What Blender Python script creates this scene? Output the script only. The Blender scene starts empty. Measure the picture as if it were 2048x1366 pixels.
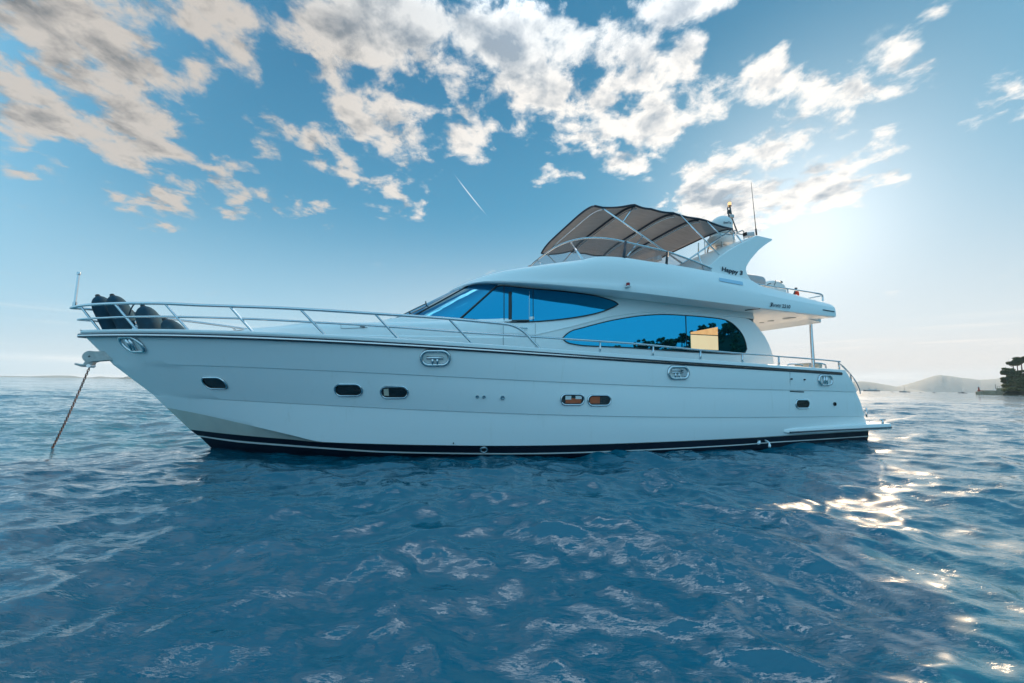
import bpy, bmesh, math, random
import numpy as np
from mathutils import Matrix, Vector
R = math.radians
scene = bpy.context.scene
COL = scene.collection

# ------------------------------------------------------------------ camera
F, CX, CY = 720.0, 1024.0, 683.0          # focal length and centre, in photograph pixels
CAM_H, PITCH, ROLL, SHY = 1.42, R(5.88), 0.0160, 13.0
cam_d = bpy.data.cameras.new("camera"); cam = bpy.data.objects.new("camera", cam_d); COL.objects.link(cam)
cam_d.sensor_width = 36.0; cam_d.lens = F / 2048 * 36.0; cam_d.shift_y = SHY / 2048
cam_d.clip_start = 0.05; cam_d.clip_end = 40000
CR = Matrix.Rotation(math.pi / 2 + PITCH, 3, 'X') @ Matrix.Rotation(ROLL, 3, 'Z')
cam.matrix_world = Matrix.Translation((0, 0, CAM_H)) @ CR.to_4x4()
scene.camera = cam
CRn = np.array(CR); CAMP = np.array([0, 0, CAM_H])

def ray(px, py):
    d = np.array([(px - CX) / F, -(py - CY - SHY) / F, -1.0])
    d = CRn @ d
    return d / np.linalg.norm(d)
def proj(P):
    l = CRn.T @ (np.asarray(P, float) - CAMP)
    return CX + F * l[0] / -l[2], CY + SHY - F * l[1] / -l[2]

# ------------------------------------------------------------------ sky, sun, exposure
SUN_AZ, SUN_EL = R(40.0), R(20.0)          # azimuth clockwise from the view axis (+Y)
sun_dir = Vector((math.sin(SUN_AZ) * math.cos(SUN_EL), math.cos(SUN_AZ) * math.cos(SUN_EL), math.sin(SUN_EL)))
sd = bpy.data.lights.new("sun", 'SUN'); sd.energy = 5.0; sd.angle = R(0.6); sd.color = (1.0, 0.72, 0.46)
so = bpy.data.objects.new("sun", sd); COL.objects.link(so)
so.rotation_euler = (-sun_dir).to_track_quat('-Z', 'Y').to_euler()

scene.view_settings.view_transform = 'Standard'; scene.view_settings.look = 'None'
scene.view_settings.exposure = 0.50; scene.view_settings.gamma = 1.0
scene.render.engine = 'CYCLES'
scene.cycles.max_bounces = 8; scene.cycles.diffuse_bounces = 4; scene.cycles.glossy_bounces = 4
scene.cycles.transparent_max_bounces = 12; scene.cycles.volume_bounces = 2
scene.cycles.sample_clamp_indirect = 6.0; scene.cycles.sample_clamp_direct = 2.5
scene.cycles.use_denoising = True

class NT:
    """small helper to write node trees"""
    def __init__(s, tree): s.t = tree; s.n = tree.nodes; s.l = tree.links
    def new(s, typ, **kw):
        n = s.n.new(typ)
        for k, v in kw.items():
            setattr(n, k, v)
        return n
    def put(s, sock, v):
        if isinstance(v, bpy.types.NodeSocket): s.l.new(v, sock)
        else: sock.default_value = v
    def math(s, op, a, b=None, c=None, clamp=False):
        n = s.new('ShaderNodeMath', operation=op); n.use_clamp = clamp
        s.put(n.inputs[0], a)
        if b is not None: s.put(n.inputs[1], b)
        if c is not None: s.put(n.inputs[2], c)
        return n.outputs[0]
    def vmath(s, op, a, b=None, out=0):
        n = s.new('ShaderNodeVectorMath', operation=op); s.put(n.inputs[0], a)
        if b is not None: s.put(n.inputs[1], b)
        return n.outputs[out]
    def mix(s, f, a, b, mode='MIX'):
        n = s.new('ShaderNodeMix', data_type='RGBA', blend_type=mode)
        s.put(n.inputs[0], f); s.put(n.inputs[6], a); s.put(n.inputs[7], b)
        return n.outputs[2]
    def ramp(s, v, a, b, c=0.0, d=1.0, smooth=True):
        n = s.new('ShaderNodeMapRange', interpolation_type='SMOOTHSTEP' if smooth else 'LINEAR')
        s.put(n.inputs[0], v); n.inputs[1].default_value = a; n.inputs[2].default_value = b
        n.inputs[3].default_value = c; n.inputs[4].default_value = d
        return n.outputs[0]
    def noise(s, vec, scale, detail=4, rough=0.55, dist=0.0, lac=2.0):
        n = s.new('ShaderNodeTexNoise')
        if vec is not None: s.l.new(vec, n.inputs['Vector'])
        n.inputs['Scale'].default_value = scale; n.inputs['Detail'].default_value = detail
        n.inputs['Roughness'].default_value = rough; n.inputs['Distortion'].default_value = dist
        n.inputs['Lacunarity'].default_value = lac
        return n.outputs[0]

# clouds: centres, radii and tilt in (azimuth, elevation) degrees, strength; seen from anywhere they stay where they are
CLOUDS = [
 (60,40,150,110,0,1.0),(150,120,190,120,0,1.0),(270,215,110,110,0,1.0),(180,60,190,80,0,1.0),(300,305,110,42,0,1.0),(90,230,110,60,0,.8),(255,120,90,90,0,1.0),
 (440,350,52,44,0,1.0),(470,405,36,26,0,.8),(540,397,58,19,12,.9),(638,424,26,11,0,.8),
 (325,408,48,26,0,.9),(232,372,30,14,0,.7),(475,75,38,85,-15,1.1),(400,20,80,40,0,1.0),(385,140,62,32,0,.8),
 (525,258,66,30,0,.85),(640,280,44,26,0,.8),(705,333,30,30,0,.8),
 (690,70,150,90,0,1.0),(800,60,230,110,0,1.1),(980,90,220,120,0,1.1),(1060,175,170,85,0,1.1),(770,235,95,80,0,1.0),(800,305,66,34,0,.9),(930,262,54,52,0,.9),
 (1200,90,180,70,0,1.0),(1350,18,140,32,-8,1.0),(1370,105,50,36,-20,.9),(1230,165,140,44,-15,1.0),(1190,262,105,42,-8,1.0),
 (1310,238,125,54,-18,1.0),(1240,312,72,24,-8,.9),(1425,205,48,36,-20,.9),(1105,346,52,20,-8,.9),(1310,356,16,10,0,.6),
 (785,378,60,22,14,.85),(810,412,34,28,0,.8),(865,384,40,9,0,.7),
 (1545,150,84,38,-10,1.0),(1620,180,64,70,0,1.0),(1720,178,80,34,-8,1.0),(1815,120,56,30,-35,.95),(1590,240,60,66,30,1.0),
 (1535,300,84,44,-20,1.0),(1450,335,96,50,-10,1.05),(1425,385,90,56,0,1.05),(1500,395,70,44,0,.9),(1470,440,80,30,0,.8),
 (1640,372,105,34,0,1.0),(1620,395,80,26,0,.9),(1700,345,60,24,-15,.95),(1762,314,34,30,0,.95),(1690,402,56,14,-8,.75),
 (2000,230,36,18,-25,.8),(2040,190,34,44,-20,.9),(1658,263,22,22,0,.8),(1890,40,24,14,0,.5),
 (150,-260,320,220,0,1.1),(560,-330,300,200,0,1.1),(900,-260,330,190,0,1.2),(1250,-330,330,220,0,1.1),(1500,-160,160,60,0,.9),(1750,-420,300,200,0,1.0),(1880,60,22,10,-20,.5),(70,320,85,15,-14,.55),(20,300,50,30,0,.5),
]
def azel(px, py):
    d = ray(px, py)
    return math.atan2(d[0], d[1]), math.asin(d[2])

def build_world():
    w = bpy.data.worlds.new("World"); scene.world = w; w.use_nodes = True
    T = NT(w.node_tree); T.n.clear()
    out = T.new('ShaderNodeOutputWorld'); bg = T.new('ShaderNodeBackground'); T.l.new(bg.outputs[0], out.inputs[0])
    sky = T.new('ShaderNodeTexSky', sky_type='NISHITA'); sky.sun_disc = False
    sky.sun_elevation = SUN_EL; sky.sun_rotation = SUN_AZ; sky.altitude = 0; sky.air_density = 1.0; sky.dust_density = 0.9; sky.ozone_density = 3.0
    tc = T.new('ShaderNodeTexCoord'); D = T.vmath('NORMALIZE', tc.outputs['Generated'])
    sep = T.new('ShaderNodeSeparateXYZ'); T.l.new(D, sep.inputs[0]); x, y, z = sep.outputs
    az = T.math('ARCTAN2', x, y); el = T.math('ARCSINE', z)
    ae = T.new('ShaderNodeCombineXYZ'); T.l.new(az, ae.inputs[0]); T.l.new(el, ae.inputs[1]); AE = ae.outputs[0]
    zz = T.math('ADD', T.math('MAXIMUM', z, 0.0), 0.16)
    pc = T.new('ShaderNodeCombineXYZ'); T.l.new(T.math('DIVIDE', x, zz), pc.inputs[0]); T.l.new(T.math('DIVIDE', y, zz), pc.inputs[1])
    P = pc.outputs[0]
    # warp so that no cloud keeps the outline of an ellipse
    wn = T.new('ShaderNodeTexNoise'); T.l.new(P, wn.inputs['Vector']); wn.inputs['Scale'].default_value = 2.6; wn.inputs['Detail'].default_value = 3
    wv = T.vmath('SUBTRACT', wn.outputs[1], (0.5, 0.5, 0.5))
    sc = T.new('ShaderNodeVectorMath', operation='SCALE'); T.l.new(wv, sc.inputs[0]); sc.inputs['Scale'].default_value = 0.11
    wn2 = T.new('ShaderNodeTexNoise'); T.l.new(P, wn2.inputs['Vector']); wn2.inputs['Scale'].default_value = 8.5; wn2.inputs['Detail'].default_value = 3
    sc2 = T.new('ShaderNodeVectorMath', operation='SCALE'); T.l.new(T.vmath('SUBTRACT', wn2.outputs[1], (0.5, 0.5, 0.5)), sc2.inputs[0]); sc2.inputs['Scale'].default_value = 0.06
    AEW = T.vmath('ADD', T.vmath('ADD', AE, sc.outputs[0]), sc2.outputs[0])
    acc = None
    for (px, py, rx, ry, rot, st) in CLOUDS:
        a0, e0 = azel(px, py); a1, e1 = azel(px + rx, py); a2, e2 = azel(px, py - ry)
        ra = math.hypot(a1 - a0, e1 - e0); re = math.hypot(a2 - a0, e2 - e0)
        tilt = math.atan2(e1 - e0, a1 - a0) - R(rot)
        m = T.new('ShaderNodeMapping', vector_type='TEXTURE'); T.l.new(AEW, m.inputs[0])
        m.inputs[1].default_value = (a0, e0, 0); m.inputs[2].default_value = (0, 0, tilt); m.inputs[3].default_value = (ra * 1.40 + .045, re * 1.40 + .035, 1)
        r = T.vmath('LENGTH', m.outputs[0], out=1)
        b = T.ramp(r, 1.0, 0.0, 0.0, st * (.97 if rx > 70 else .86))
        acc = b if acc is None else T.math('SMOOTH_MAX', acc, b, 0.12)
    SL = (0.09 * math.sin(SUN_AZ), 0.09 * math.cos(SUN_AZ), 0)
    def field(p):
        big = T.noise(p, 3.4, 3, 0.55, 0.3); fine = T.noise(p, 9.0, 8, 0.62, 0.2)
        return T.math('ADD', T.math('MULTIPLY', T.math('SUBTRACT', big, 0.5), 1.5), T.math('MULTIPLY', T.math('SUBTRACT', fine, 0.5), 2.9))
    f1 = field(P); f2 = field(T.vmath('ADD', P, SL))
    dens = T.math('SUBTRACT', T.math('ADD', T.math('MULTIPLY', acc, 1.25), f1), 0.60)
    alpha = T.ramp(dens, -0.10, 0.50)
    alpha = T.math('MULTIPLY', alpha, T.ramp(acc, 0.02, 0.22))
    hz = T.ramp(el, 0.07, 0.20)
    alpha = T.math('MULTIPLY', alpha, hz)
    thick = T.ramp(dens, 0.22, 1.15)
    relief = T.math('MULTIPLY', T.math('SUBTRACT', f1, f2), 1.5)       # side towards the sun is brighter
    cs = T.vmath('DOT_PRODUCT', D, tuple(sun_dir), out=1)               # angle to the sun
    near = T.ramp(cs, 0.25, 0.98)
    lit = T.mix(near, (4.3, 4.0, 3.7, 1), (7.8, 7.5, 7.1, 1))
    shade = T.mix(near, (1.15, 1.3, 1.45, 1), (2.5, 3.1, 3.7, 1))
    sh = T.math('SUBTRACT', thick, relief, clamp=True)
    ccol = T.mix(T.math('MULTIPLY', sh, 0.92), lit, shade)
    over = T.ramp(el, 0.83, 0.98, 1.0, 4.8)                                # unseen cloud overhead, boosted to brighten its reflections in the water
    ccol = T.mix(T.ramp(el, 0.70, 0.85), ccol, T.vmath('MULTIPLY', ccol, (.97, 1.06, 1.15)))
    ccol = T.vmath('MULTIPLY', ccol, T.vmath('ADD', (0, 0, 0), over))
    # clear sky graded towards cyan, glare of the veiled sun held back, pale over the open bay
    skyc = T.mix(1.0, sky.outputs[0], (0.25, 1.08, 1.25, 1), 'MULTIPLY')
    k = T.vmath('ADD', T.vmath('MULTIPLY', skyc, (0.26, 0.19, 0.14)), (1, 1, 1))
    skyc = T.vmath('DIVIDE', skyc, k)
    grad = T.mix(T.ramp(el, 0.75, 0.12, smooth=False), (0.20, 1.60, 3.1, 1), (1.1, 3.9, 5.9, 1))
    skyc = T.mix(0.6, skyc, grad)
    cv = T.vmath('DOT_PRODUCT', D, (0.12, 0.99, 0), out=1)
    front = T.ramp(cv, 0.05, 0.60)
    skyc = T.mix(T.math('MULTIPLY', T.math('SUBTRACT', 1.0, front), 0.75), skyc, T.mix(T.ramp(el, 0.0, 0.6), (2.9, 7.0, 9.9, 1), (2.9, 6.6, 9.3, 1)))
    hor = T.math('POWER', T.ramp(el, 0.50, 0.0), 1.35)
    pale = T.mix(T.ramp(cs, 0.25, 0.95), (3.4, 5.1, 6.1, 1), (6.3, 6.2, 6.0, 1))
    skyc = T.mix(T.math('MULTIPLY', T.math('MULTIPLY', hor, front), 0.92), skyc, pale)
    glow = T.math('POWER', T.ramp(cs, 0.66, 1.0, smooth=False), 8.5)
    skyc = T.mix(T.math('MULTIPLY', glow, 0.38), skyc, (7.0, 7.0, 6.9, 1))
    aur = T.math('ADD', T.math('MULTIPLY', T.math('POWER', T.ramp(cs, 0.66, 1.0, smooth=False), 36.0), 2.2), T.math('MULTIPLY', T.math('POWER', T.ramp(cs, 0.66, 1.0, smooth=False), 11.0), .6))   # glare of the veiled sun
    skyc = T.vmath('ADD', skyc, T.vmath('MULTIPLY', (1.0, .93, .84), T.vmath('ADD', (0, 0, 0), aur)))
    warm = T.math('MULTIPLY', T.math('MULTIPLY', T.ramp(el, 0.14, 0.0), front), T.ramp(cs, -0.7, 0.8))
    skyc = T.mix(T.math('MULTIPLY', warm, 0.85), skyc, (6.5, 5.4, 4.7, 1))
    # thin bands low over the horizon
    st_m = T.new('ShaderNodeMapping'); T.l.new(AE, st_m.inputs[0]); st_m.inputs[3].default_value = (2.2, 42.0, 1)
    bands = T.ramp(T.noise(st_m.outputs[0], 1.3, 4, 0.5), 0.52, 0.70)
    bm = T.math('MULTIPLY', T.math('MULTIPLY', bands, T.ramp(el, 0.17, 0.05)), 0.45)
    skyc = T.mix(T.math('MULTIPLY', bm, front), skyc, (9.4, 8.2, 7.2, 1))
    # contrail
    a0, e0 = azel(941, 391); a1, e1 = azel(978, 436)
    m = T.new('ShaderNodeMapping', vector_type='TEXTURE'); T.l.new(AE, m.inputs[0])
    m.inputs[1].default_value = (a0, e0, 0); m.inputs[2].default_value = (0, 0, math.atan2(e1 - e0, a1 - a0)); m.inputs[3].default_value = (math.hypot(a1 - a0, e1 - e0), 0.0017, 1)
    tr = T.ramp(T.vmath('LENGTH', m.outputs[0], out=1), 1.0, 0.3)
    skyc = T.mix(T.math('MULTIPLY', tr, 0.6), skyc, (9, 9, 9, 1))
    col = T.mix(alpha, skyc, ccol)
    T.l.new(col, bg.inputs[0]); bg.inputs[1].default_value = 0.10
build_world()

# ------------------------------------------------------------------ mesh helpers
class MB:
    def __init__(s): s.v = []; s.f = []; s.m = []; s.sm = []
    def add(s, V, Fs, mat=0, smooth=True):
        o = len(s.v); s.v.extend([tuple(map(float, p)) for p in V])
        for f in Fs:
            s.f.append(tuple(i + o for i in f)); s.m.append(mat); s.sm.append(smooth)
        return s
    def grid(s, G, mat=0, smooth=True, flip=False, closed_u=False, closed_v=False):
        """G[i][j] points; quads between neighbours"""
        nu, nv = len(G), len(G[0]); V = [p for row in G for p in row]; Fs = []
        for i in range(nu if closed_u else nu - 1):
            for j in range(nv if closed_v else nv - 1):
                a, b = i * nv + j, i * nv + (j + 1) % nv
                c, d = ((i + 1) % nu) * nv + (j + 1) % nv, ((i + 1) % nu) * nv + j
                Fs.append((a, d, c, b) if flip else (a, b, c, d))
        return s.add(V, Fs, mat, smooth)
    def box(s, c, size, mat=0, rot=None, bev=0.0):
        c = np.asarray(c, float); h = np.asarray(size, float) / 2
        if bev <= 0:
            V = [np.array([x, y, z]) * h for x in (-1, 1) for y in (-1, 1) for z in (-1, 1)]
            Fs = [(0, 1, 3, 2), (4, 6, 7, 5), (0, 4, 5, 1), (2, 3, 7, 6), (0, 2, 6, 4), (1, 5, 7, 3)]
            if rot is not None: V = [np.array(rot) @ p for p in V]
            return s.add([p + c for p in V], Fs, mat, False)
        bm = bmesh.new(); bmesh.ops.create_cube(bm, size=2.0)
        for v in bm.verts: v.co = Vector(np.array(v.co) * h)
        bmesh.ops.bevel(bm, geom=list(bm.edges), offset=bev, segments=3, affect='EDGES', profile=0.5)
        bm.verts.index_update()
        V = [np.array(v.co) for v in bm.verts]
        if rot is not None: V = [np.array(rot) @ p for p in V]
        s.add([p + c for p in V], [[v.index for v in f.verts] for f in bm.faces], mat, True); bm.free()
        return s
    def tube(s, path, r, mat=0, n=10, closed=False, flat=1.0, caps=True):
        """round bar along a path; r a number or one per point"""
        P = [np.asarray(p, float) for p in path]; k = len(P)
        rr = r if hasattr(r, '__len__') else [r] * k
        tang = []
        for i in range(k):
            a = P[(i - 1) % k] if (closed or i > 0) else P[i]; b = P[(i + 1) % k] if (closed or i < k - 1) else P[i]
            t = b - a; tang.append(t / (np.linalg.norm(t) + 1e-12))
        up = np.array([0, 0, 1.0])
        if abs(tang[0] @ up) > 0.95: up = np.array([1.0, 0, 0])
        G = []; u = np.cross(tang[0], up); u /= np.linalg.norm(u)
        for i in range(k):
            u = u - tang[i] * (u @ tang[i]); u /= np.linalg.norm(u) + 1e-12
            w = np.cross(tang[i], u)
            G.append([P[i] + rr[i] * (math.cos(q) * u + flat * math.sin(q) * w) for q in [2 * math.pi * j / n for j in range(n)]])
        s.grid(G, mat, True, closed_u=closed, closed_v=True)
        if caps and not closed:
            s.add(G[0], [tuple(range(n))], mat, False); s.add(G[-1], [tuple(range(n - 1, -1, -1))], mat, False)
        return s
    def lathe(s, prof, c=(0, 0, 0), axis=(0, 0, 1), mat=0, n=24):
        """prof: (radius, height) pairs turned round axis"""
        a = np.asarray(axis, float); a /= np.linalg.norm(a)
        u = np.cross(a, [0, 0, 1.0] if abs(a[2]) < .9 else [1.0, 0, 0]); u /= np.linalg.norm(u); w = np.cross(a, u); c = np.asarray(c, float)
        G = [[c + a * h + max(r, 1e-4) * (math.cos(q) * u + math.sin(q) * w) for q in [2 * math.pi * j / n for j in range(n)]] for r, h in prof]
        return s.grid(G, mat, True, closed_v=True)
    def prism(s, poly, y0, y1, mat=0, smooth=False):
        """polygon of (x,z) between two y"""
        n = len(poly); V = [(x, y0, z) for x, z in poly] + [(x, y1, z) for x, z in poly]
        Fs = [tuple(range(n)), tuple(range(2 * n - 1, n - 1, -1))]
        s.add(V, Fs, mat, False)
        o = [(i, (i + 1) % n, n + (i + 1) % n, n + i) for i in range(n)]
        return s.add(V, o, mat, smooth)
    def build(s, name, mats, parent=None, auto=40.0):
        me = bpy.data.meshes.new(name); me.from_pydata(s.v, [], s.f)
        mats = mats if isinstance(mats, (list, tuple)) else [mats]
        for m in mats: me.materials.append(m)
        me.polygons.foreach_set('material_index', s.m); me.polygons.foreach_set('use_smooth', s.sm)
        bm = bmesh.new(); bm.from_mesh(me)
        bmesh.ops.remove_doubles(bm, verts=bm.verts, dist=1e-5)
        bmesh.ops.recalc_face_normals(bm, faces=bm.faces)
        for e in bm.edges:
            if len(e.link_faces) == 2 and e.calc_face_angle(0) > R(auto): e.smooth = False
        bm.to_mesh(me); bm.free(); me.update()
        o = bpy.data.objects.new(name, me); COL.objects.link(o)
        if parent is not None: o.parent = parent
        return o
def tag(o, label=None, cat=None, group=None, kind=None):
    if label: o['label'] = label
    if cat: o['category'] = cat
    if group: o['group'] = group
    if kind: o['kind'] = kind
    return o
def empty(name, loc=(0, 0, 0), rz=0.0):
    o = bpy.data.objects.new(name, None); COL.objects.link(o); o.location = loc; o.rotation_euler = (0, 0, rz); o.empty_display_size = 0.3
    return o

# ------------------------------------------------------------------ materials
MAT = {}
def mat(name, color, rough=0.5, metal=0.0, spec=0.5, coat=0.0, vary=0.0, vscale=3.0, bump=0.0, bscale=40.0, trans=None, ior=None):
    m = bpy.data.materials.new(name); m.use_nodes = True; T = NT(m.node_tree)
    b = T.n['Principled BSDF']; c = (*color, 1)
    b.inputs['Roughness'].default_value = rough; b.inputs['Metallic'].default_value = metal
    b.inputs['Specular IOR Level'].default_value = spec; b.inputs['Coat Weight'].default_value = coat
    if ior: b.inputs['IOR'].default_value = ior
    tc = T.new('ShaderNodeTexCoord')
    if vary > 0:
        n = T.noise(tc.outputs['Object'], vscale, 5, 0.6)
        c2 = tuple(max(0, x * (1 - vary)) for x in color); c3 = tuple(min(1, x * (1 + vary * .6)) for x in color)
        T.l.new(T.mix(T.ramp(n, .3, .7), (*c2, 1), (*c3, 1)), b.inputs['Base Color'])
        T.l.new(T.ramp(n, .25, .75, max(0, rough - .06), rough + .08), b.inputs['Roughness'])
    else: b.inputs['Base Color'].default_value = c
    if bump > 0:
        bn = T.new('ShaderNodeBump'); bn.inputs['Strength'].default_value = bump; bn.inputs['Distance'].default_value = .01
        T.l.new(T.noise(tc.outputs['Object'], bscale, 4, .6), bn.inputs['Height']); T.l.new(bn.outputs[0], b.inputs['Normal'])
    MAT[name] = m
    return m
mat('gelcoat', (.80, .80, .79), .42, spec=.35, coat=.06)
def weather(m):
    T = NT(m.node_tree); b = T.n['Principled BSDF']; tc = T.new('ShaderNodeTexCoord'); mp = T.new('ShaderNodeMapping'); T.l.new(tc.outputs['Object'], mp.inputs[0]); mp.inputs[3].default_value = (5.0, 5.0, .45)
    run = T.ramp(T.noise(mp.outputs[0], 1.6, 5, .65), .56, .80); big = T.ramp(T.noise(tc.outputs['Object'], .55, 4, .6), .35, .7)
    T.l.new(T.mix(T.math('MULTIPLY', T.math('MULTIPLY', run, big), .34), (.82, .82, .81, 1), (.60, .57, .50, 1)), b.inputs['Base Color'])
weather(MAT['gelcoat'])
mat('ivory', (.60, .57, .50), .35, vary=.08, vscale=2.0)
mat('navy', (.004, .010, .022), .55, spec=.25, vary=.2)
mat('stripe', (.74, .73, .70), .3)
mat('rubber', (.006, .016, .032), .32)
mat('steel', (.58, .60, .62), .14, metal=1.0)
mat('dark_metal', (.10, .10, .10), .4, metal=.6)
mat('black', (.008, .008, .009), .4)
mat('gasket', (.012, .014, .018), .5)
mat('white_plastic', (.74, .73, .71), .4, vary=.05)
mat('grey_plastic', (.42, .43, .44), .45, vary=.05)
mat('porthole_glass', (.010, .012, .014), .04, spec=.7)
mat('fender_cloth', (.005, .045, .075), .85, vary=.25, vscale=9, bump=.4, bscale=160)
mat('teak', (.30, .19, .11), .6, vary=.2, vscale=8)
mat('beige_cloth', (.52, .45, .36), .8, vary=.1, bump=.3)
mat('hypalon', (.35, .37, .40), .55, vary=.06)
mat('flag_red', (.75, .06, .02), .7, vary=.1)
mat('lettering', (.004, .010, .030), .4)
mat('red_lens', (.30, .01, .015), .2)
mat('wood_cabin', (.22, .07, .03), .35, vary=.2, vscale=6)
mat('chain_steel', (.34, .17, .13), .45, metal=.7, vary=.35, vscale=30)
mat('zinc', (.46, .45, .43), .42, metal=.5, vary=.2, vscale=9)
mat('panel_blue', (.33, .52, .66), .35)

def lit(name, color, glow, strength, vary=.1):
    m = mat(name, color, .7, vary=vary, vscale=5); b = m.node_tree.nodes['Principled BSDF']
    b.inputs['Emission Color'].default_value = (*glow, 1); b.inputs['Emission Strength'].default_value = strength
lit('wood_cabin', (.22, .07, .03), (.35, .10, .035), .10, .3); lit('lamp_amber', (.9, .55, .25), (1.0, .55, .22), .8)  # cabin wood's lamplight and the anchor lamp's sun backlight put in as emission
def glass_mat(name, color, rough):
    m = bpy.data.materials.new(name); m.use_nodes = True; T = NT(m.node_tree); b = T.n['Principled BSDF']
    b.inputs['Base Color'].default_value = (*color, 1); b.inputs['Metallic'].default_value = 1.0; b.inputs['Roughness'].default_value = rough
    MAT[name] = m
glass_mat('mirror_glass', (.018, .29, .47), .015)
def acrylic():
    m = bpy.data.materials.new('acrylic'); m.use_nodes = True; T = NT(m.node_tree); T.n.remove(T.n['Principled BSDF'])
    tr = T.new('ShaderNodeBsdfTransparent'); tr.inputs[0].default_value = (.62, .64, .67, 1)
    gl = T.new('ShaderNodeBsdfGlossy'); gl.inputs['Roughness'].default_value = .06; gl.inputs[0].default_value = (.9, .9, .9, 1)
    df = T.new('ShaderNodeBsdfTranslucent'); df.inputs[0].default_value = (.5, .5, .5, 1)
    fr = T.new('ShaderNodeFresnel'); fr.inputs[0].default_value = 1.45
    m1 = T.new('ShaderNodeMixShader'); T.l.new(fr.outputs[0], m1.inputs[0]); T.l.new(tr.outputs[0], m1.inputs[1]); T.l.new(gl.outputs[0], m1.inputs[2])
    tc = T.new('ShaderNodeTexCoord'); n = T.noise(tc.outputs['Object'], 26, 6, .7)
    m2 = T.new('ShaderNodeMixShader'); T.l.new(T.ramp(n, .45, .75, .04, .22), m2.inputs[0]); T.l.new(m1.outputs[0], m2.inputs[1]); T.l.new(df.outputs[0], m2.inputs[2])
    T.l.new(m2.outputs[0], T.n['Material Output'].inputs[0]); MAT['acrylic'] = m
acrylic()
def canvas():
    m = bpy.data.materials.new('canvas'); m.use_nodes = True; T = NT(m.node_tree); b = T.n['Principled BSDF']
    tc = T.new('ShaderNodeTexCoord'); mp = T.new('ShaderNodeMapping'); T.l.new(tc.outputs['Object'], mp.inputs[0]); mp.inputs[3].default_value = (.9, 14, .9)
    n = T.noise(mp.outputs[0], 2.2, 5, .6, .4)
    col = T.mix(T.ramp(n, .3, .7), (.27, .255, .25, 1), (.37, .35, .345, 1))
    T.l.new(col, b.inputs['Base Color']); b.inputs['Roughness'].default_value = .85
    bn = T.new('ShaderNodeBump'); bn.inputs['Strength'].default_value = .7; bn.inputs['Distance'].default_value = .03; T.l.new(n, bn.inputs['Height']); T.l.new(bn.outputs[0], b.inputs['Normal'])
    tl = T.new('ShaderNodeBsdfTranslucent'); T.l.new(T.mix(.5, col, (.68, .63, .61, 1)), tl.inputs[0])
    mx = T.new('ShaderNodeMixShader'); mx.inputs[0].default_value = .5; T.l.new(b.outputs[0], mx.inputs[1]); T.l.new(tl.outputs[0], mx.inputs[2])
    T.l.new(mx.outputs[0], T.n['Material Output'].inputs[0]); MAT['canvas'] = m
canvas()

# ------------------------------------------------------------------ boat frame: X aft from the bow tip, Y to starboard (away from the camera), Z up
TH = R(18.0)
AX = np.array([math.cos(TH), math.sin(TH), 0]); AY = np.array([-math.sin(TH), math.cos(TH), 0])
d = ray(419.5, 891.7); stem = CAMP + d * (CAM_H / -d[2])
d = ray(160.0, 670.0); lam = ((stem - CAMP) @ AY) / (d @ AY); tip = CAMP + d * lam
ORG = np.array([tip[0], tip[1], 0.0])
RB = np.stack([AX, AY, [0, 0, 1]])
CB = RB @ (CAMP - ORG)
def to_world(p): return RB.T @ np.asarray(p, float) + ORG
def projb(p): return proj(to_world(p))
def rb(px, py): return RB @ ray(px, py)
def hitY(px, py, y):
    d = rb(px, py); return CB + d * ((y - CB[1]) / d[1])
def hitZ(px, py, z):
    d = rb(px, py); return CB + d * ((z - CB[2]) / d[2])
def hitX(px, py, x):
    d = rb(px, py); return CB + d * ((x - CB[0]) / d[0])
def hit(px, py, S):
    """first meeting of the sight line with the port surface y = -S(x,z)"""
    d = rb(px, py)
    if S is HULL: return HULL.cast(d)[0]
    g = lambda l: (CB[1] + d[1] * l) + S(CB[0] + d[0] * l, CB[2] + d[2] * l)
    prev, step, l = 3.0, 0.2, 3.0
    while l < 45:
        if g(l) >= 0:
            a, b = prev, l
            for _ in range(40):
                m = (a + b) / 2
                if g(m) >= 0: b = m
                else: a = m
            return CB + d * b
        prev = l; l += step
    raise ValueError((px, py))
class _Hull:
    """the finished hull, asked where a sight line meets it and which way it faces there"""
    def load(s, o):
        from mathutils.bvhtree import BVHTree
        me = o.data; s.t = BVHTree.FromPolygons([v.co.copy() for v in me.vertices], [tuple(p.vertices) for p in me.polygons])
    def cast(s, d):
        loc, n, i, dist = s.t.ray_cast(Vector(CB), Vector(d))
        if loc is None: raise ValueError('misses the hull')
        return np.array(loc), np.array(n)
HULL = _Hull()
def trace(pts, S, deg=4):
    P = np.array([hit(x, y, S) for x, y in pts]); X, Z = P[:, 0], P[:, 2]
    if deg:
        c = np.polyfit(X - 10, Z, deg); return (lambda x: np.polyval(c, np.asarray(x, float) - 10)), X, Z
    o = np.argsort(X); X, Z = X[o], Z[o]
    return (lambda x: np.interp(x, X, Z)), X, Z
def pchip(X, Z):
    X = np.asarray(X, float); Z = np.asarray(Z, float); h = np.diff(X); dl = np.diff(Z) / h; n = len(X); dd = np.zeros(n)
    for i in range(1, n - 1):
        if dl[i - 1] * dl[i] > 0: dd[i] = 2 * dl[i - 1] * dl[i] / (dl[i - 1] + dl[i])
    dd[0], dd[-1] = dl[0], dl[-1]
    def f(x):
        x = np.clip(np.asarray(x, float), X[0], X[-1]); i = np.clip(np.searchsorted(X, x) - 1, 0, n - 2); t = (x - X[i]) / h[i]
        return (2*t**3-3*t**2+1)*Z[i] + (t**3-2*t**2+t)*h[i]*dd[i] + (-2*t**3+3*t**2)*Z[i+1] + (t**3-t**2)*h[i]*dd[i+1]
    return f

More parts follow.
